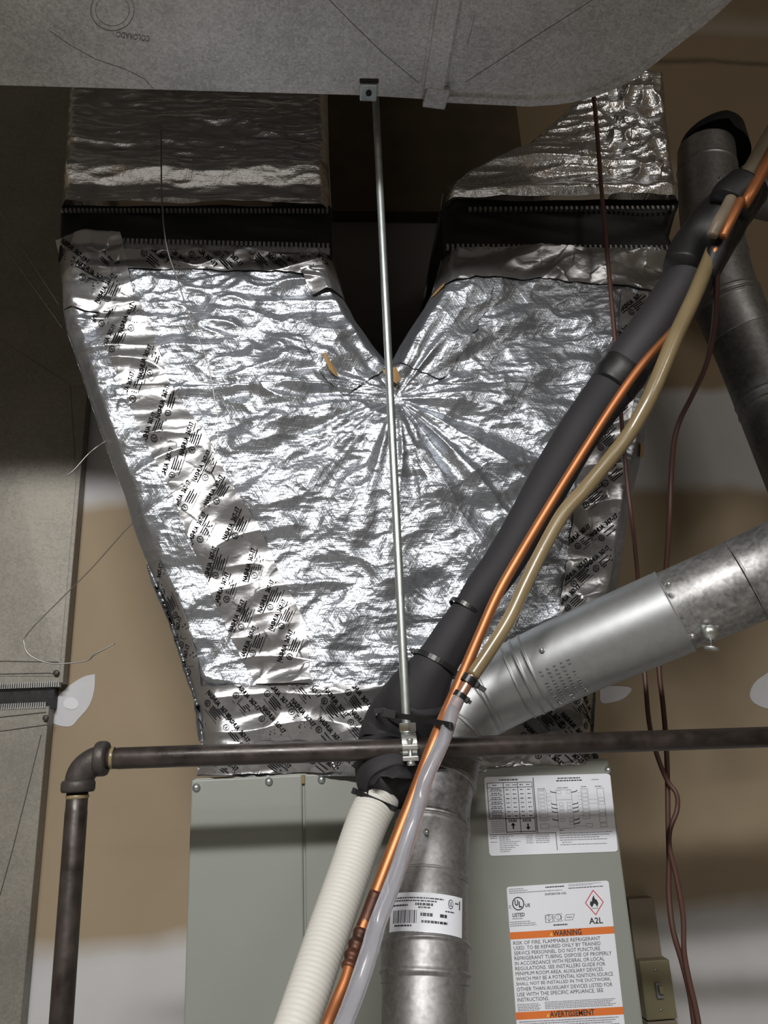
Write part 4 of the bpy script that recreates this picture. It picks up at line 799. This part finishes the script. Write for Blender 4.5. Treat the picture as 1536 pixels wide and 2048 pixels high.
# label stuck round the label section, mapped on the cylinder
Ca = P(852, 1892, .964); Cb = P(854, 1830, .973); axc = (Cb-Ca)/np.linalg.norm(Cb-Ca); rc = rad(853, 1860, .969, 165)+.0011
uc = np.array([0, -1, 0])+axc*axc[1]; uc /= np.linalg.norm(uc); wc = np.cross(axc, uc)
sgn = 1 if wc[0] > 0 else -1
def cyl(V, lift=0):                            # V in 0..140 x 0..50
    a = np.radians(-66+V[:, 0]/140*113)*sgn; h = (1-V[:, 1]/50)*.040
    return Ca+axc*(h+.006)[:, None]+(rc+lift)*(np.cos(a)[:, None]*uc+np.sin(a)[:, None]*wc)
mb = MB(); n_ = 40; t = np.linspace(0, 140, n_); V = np.array([(x, y) for y in (0, 50) for x in t]); mb.add(cyl(V), gridfaces(2, n_), 0)
def put(vf, mi=1): mb.add(cyl(vf[0], .0003), vf[1], mi)
x_ = 10
for k, wd in enumerate((2.5, 1, 1.5, 1, 3, 1, 1.5, 1, 1, 2.5, 1, 1.5, 2, 1, 1, 2.5, 1)): put(rect2(x_, 22, x_+wd*.8, 38)); x_ += wd+1.25
for (a_, b_, y_, h_) in ((8, 100, 6, 1.6), (10, 88, 9.5, 1.6), (8, 40, 15, 2), (53, 82, 13, 3), (58, 78, 17.5, 1.8), (62, 82, 25, 4), (94, 106, 25, 4), (64, 108, 34, 3), (14, 48, 40, 2)): put(squig(a_, y_, b_, int(a_+y_), h_), 1)
put(ring2(113, 11, 5, 6, 1, 20)); put(text_fit('UL', 110, 8, 6, 6, .02)); put(squig(103, 20, 120, 3, 1.5)); put(rect2(131, 5, 133.5, 16)); put(squig(122, 8, 129, 4, 2))
mb.obj('barcode_label', [M['paper'], M['print']], mid_, smooth=False, label='white barcode sticker')
# embossed lettering on the diagonal section
C1 = P(1075, 1342, 1.033); C2_ = P(1185, 1293, .999); axd = (C2_-C1)/np.linalg.norm(C2_-C1); ud = np.array([0, -1, 0])+axd*axd[1]; ud /= np.linalg.norm(ud); wd_ = np.cross(axd, ud); rd = rad(1130, 1318, 1.016, 162)+.0012
mb = MB(); r0 = random.Random(4); up_s = 1 if wd_[2] > 0 else -1
for row in range(5):
    for k in range(13):
        if r0.random() < .12: continue
        a = math.radians((-2-5.2*k))*up_s; s_ = .012+row*.0095
        c = C1+axd*s_+rd*(math.cos(a)*ud+math.sin(a)*wd_); n_ = math.cos(a)*ud+math.sin(a)*wd_; tn = np.cross(axd, n_)
        v, f = obox(c, axd*r0.uniform(.0012, .0024), tn*.0011, n_*.0007); mb.add(v, f)
mb.obj('embossed_marks', M['galv_bright'], vp, smooth=False)

# ------------------------------------------------------------------ old flue at right
fl = thing('round_flue', P(1560, 950, 1.40), 'dull grey round flue with hooded top and branch, right of the foil duct', 'pipe')
def fpipe(name, pts, beads=(), m='galv_flue', segs=44, par=fl):
    C, r = pxpath(pts, 50); Ls = np.r_[0, np.cumsum(np.linalg.norm(np.diff(C, axis=0), axis=1))]; q = np.arange(0, Ls[-1], .002)
    C2 = np.stack([np.interp(q, Ls, C[:, i]) for i in range(3)], 1); r2 = np.interp(q, Ls, r)
    for (bt, bw, bh) in beads: r2 = r2+bh*np.exp(-((q-bt*Ls[-1])/bw)**2)
    v, f = sweep(C2, r2, segs, True); return mk(name, v, f, M[m], par)
fpipe('riser', [(1412, 300, 1.40, 108), (1416, 380, 1.40, 114), (1425, 470, 1.40, 116), (1432, 520, 1.40, 118)], ((.2, .002, .002),))
fpipe('elbow_gore', [(1428, 505, 1.40, 122), (1440, 560, 1.40, 124), (1458, 610, 1.40, 126)], ((.15, .002, .002), (.9, .002, .002)))
fpipe('elbow_gore', [(1455, 605, 1.40, 128), (1470, 640, 1.40, 128), (1485, 672, 1.40, 128)], ((.1, .002, .002),))
fpipe('lower_run', [(1482, 665, 1.40, 124), (1515, 745, 1.39, 124), (1570, 880, 1.37, 128), (1640, 1050, 1.35, 134), (1760, 1340, 1.31, 144)], ((.23, .002, .002), (.26, .002, .002)))
fpipe('branch', [(1425, 372, 1.40, 84), (1470, 382, 1.38, 84), (1530, 396, 1.36, 82), (1640, 420, 1.33, 86), (1900, 470, 1.27, 92)], ((.15, .002, .002),), 'galv_pipe')
# open hood above the riser (a sheared ring, seen from below)
hood = MB(); cH = P(1428, 292, 1.40); RH = rad(1428, 290, 1.40, 126)
n_ = 40; V = []
for k in range(n_):
    a = 2*math.pi*k/n_; x_, y_ = math.cos(a), math.sin(a); zlo = -.012+(.02 if x_ < 0 else -.03*x_)
    for rr3, dz in ((RH, zlo), (RH*.97, .022+.012*(1-abs(x_)))): V.append(cH+np.array([x_*rr3, y_*rr3, dz]))
V.append(cH+np.array([0, 0, .040]))
hood.add(V, [(2*k, 2*((k+1) % n_), 2*((k+1) % n_)+1, 2*k+1) for k in range(n_)]+[(2*k+1, 2*((k+1) % n_)+1, 2*n_) for k in range(n_)])
hood.obj('hood', mat('shaded_hood', (.02, .02, .02), .6, .3), fl)  # near-black colour paints in the dark interior of the open hood
p = P(1441, 354, 1.33); v, f = lathe(p+(0, .02, 0), (0, -1, 0), [(0, .003), (.02, .003), (.023, .001)], 10, ref=(0, 0, 1)); mk('rivet', v, f, M['zinc'], fl)

# ------------------------------------------------------------------ thin wires
def wire(name, pts, m, label, cat, group=None, segs=8, parent=None): return tube(name, pts, M[m], label, cat, parent, segs, 8, None, group)
W1 = [(1187, 190, 1.09, 9), (1193, 250, 1.09, 9), (1203, 380, 1.09, 9), (1212, 480, 1.09, 9), (1222, 590, 1.08, 10), (1230, 680, 1.08, 10), (1238, 780, 1.08, 10), (1246, 880, 1.08, 9), (1256, 980, 1.08, 9), (1266, 1060, 1.09, 9), (1276, 1160, 1.15, 9), (1286, 1300, 1.2, 10), (1292, 1380, 1.2, 10), (1299, 1450, 1.2, 10), (1314, 1510, 1.2, 10), (1334, 1560, 1.2, 10), (1353, 1588, 1.195, 10), (1354, 1620, 1.195, 10), (1340, 1660, 1.19, 10), (1340, 1700, 1.19, 10), (1352, 1750, 1.19, 11), (1366, 1830, 1.19, 11), (1368, 1900, 1.19, 11), (1378, 1960, 1.19, 12), (1392, 2020, 1.19, 12), (1408, 2110, 1.19, 12)]
W2 = [(1434, 540, .91, 11), (1432, 600, .94, 12), (1427, 660, 1.0, 12), (1412, 730, 1.04, 10), (1385, 790, 1.07, 10), (1360, 840, 1.09, 10), (1348, 885, 1.1, 10), (1342, 960, 1.12, 10), (1339, 1040, 1.13, 10), (1332, 1140, 1.17, 10), (1324, 1230, 1.21, 10), (1318, 1330, 1.21, 10), (1326, 1410, 1.21, 10), (1332, 1480, 1.21, 10), (1335, 1560, 1.21, 10), (1336, 1640, 1.21, 10), (1338, 1720, 1.21, 10), (1338, 1790, 1.21, 11), (1346, 1860, 1.205, 11), (1366, 1930, 1.20, 12), (1382, 2000, 1.20, 12), (1396, 2110, 1.20, 12)]
wire('thermostat_wire', W1, 'wire', 'brown wire hanging over the right foil duct down to the cabinet side', 'wire', 'brown thermostat wires')
wire('thermostat_wire', W2, 'wire', 'brown wire dropping from the black tape wraps past the wall', 'wire', 'brown thermostat wires')
t = tube('tie_wire', [(322, 252, 1.08, 3), (324, 400, 1.075, 3.2), (333, 490, 1.07, 3.2), (355, 560, 1.068, 3), (385, 650, 1.066, 2.6), (412, 715, 1.066, 2.4), (428, 790, 1.066, 2.4), (436, 850, 1.066, 2.2), (430, 905, 1.066, 2.2), (400, 950, 1.067, 2.2), (345, 985, 1.07, 2.2), (290, 1025, 1.075, 2.2), (250, 1062, 1.09, 2.2), (180, 1140, 1.12, 2.2), (120, 1200, 1.14, 2.2), (56, 1266, 1.15, 2.4), (49, 1290, 1.15, 2.4), (62, 1312, 1.15, 2.4), (105, 1327, 1.15, 2.8), (170, 1322, 1.15, 3.2), (190, 1308, 1.15, 4), (230, 1287, 1.15, 2.4)], M['wire2'], 'long thin silver tie wire curling over the foil to the left', 'wire', segs=6)
t = tube('tie_wire', [(215, 880, 1.16, 2.2), (195, 893, 1.15, 2.4), (175, 910, 1.15, 2.8), (150, 938, 1.15, 2.8), (133, 952, 1.15, 2.2)], M['wire2'], 'short loose wire end poking out left of the foil plenum', 'wire', segs=6)

# ------------------------------------------------------------------ electrical plate and raceway
el_ = thing('switch_box', P(1315, 2040, 1.70), 'olive-beige switch box on the wall at the lower right of the cabinet', 'switch')
def fbox(x0, y0, x1, y1, Yf, Yb, name, m, par, bv=.0015):
    a = P(x0, y0, Yf); b = P(x1, y1, Yf); v, f = box((a[0], Yf, b[2]), (b[0], Yb, a[2])); return bevel(mk(name, v, f, M[m], par, smooth=False), bv)
zt_ = P(1300, 1921, 1.69)[2]; x0_ = P(1278, 1921, 1.69)[0]; x1_ = P(1339, 1921, 1.69)[0]; zb_ = P(1300, 2042, 1.69)[2]
v, f = box((x0_, 1.69, zb_), (x1_, WY-.002, zt_)); bevel(mk('face_plate', v, f, M['plate'], el_, smooth=False), .003)
v, f = box((x0_+.002, 1.695, zb_-.12), (x1_+.000, WY-.002, zb_-.003)); bevel(mk('lower_box', v, f, M['raceway'], el_, smooth=False), .003)
xc = (x0_+x1_)/2; zc = (zt_+zb_)/2
v, f = box((xc-.006, 1.683, zc-.013), (xc+.006, 1.692, zc+.013)); sl = mk('toggle_slot', v, f, M['print_grey'], el_, smooth=False)
v, f = box((xc-.004, 1.672, zc-.003), (xc+.004, 1.688, zc+.010)); bevel(mk('toggle', v, f, M['plate'], el_, smooth=False), .001)
for dz in (.034, -.034): v, f = lathe((xc, 1.690, zc+dz), (0, -1, 0), [(0, .003), (.001, .003), (.0018, .001)], 12, ref=(0, 0, 1)); mk('screw', v, f, M['zinc'], el_)
rz = P(1310, 1795, 1.715)[2]
v, f = box((x0_+.003, 1.715, zt_-.002), (x1_-.004, WY-.002, rz)); bevel(mk('wall_raceway', v, f, M['raceway'], None, smooth=False, label='tan painted raceway strip running up the wall above the switch box', cat='raceway'), .002)
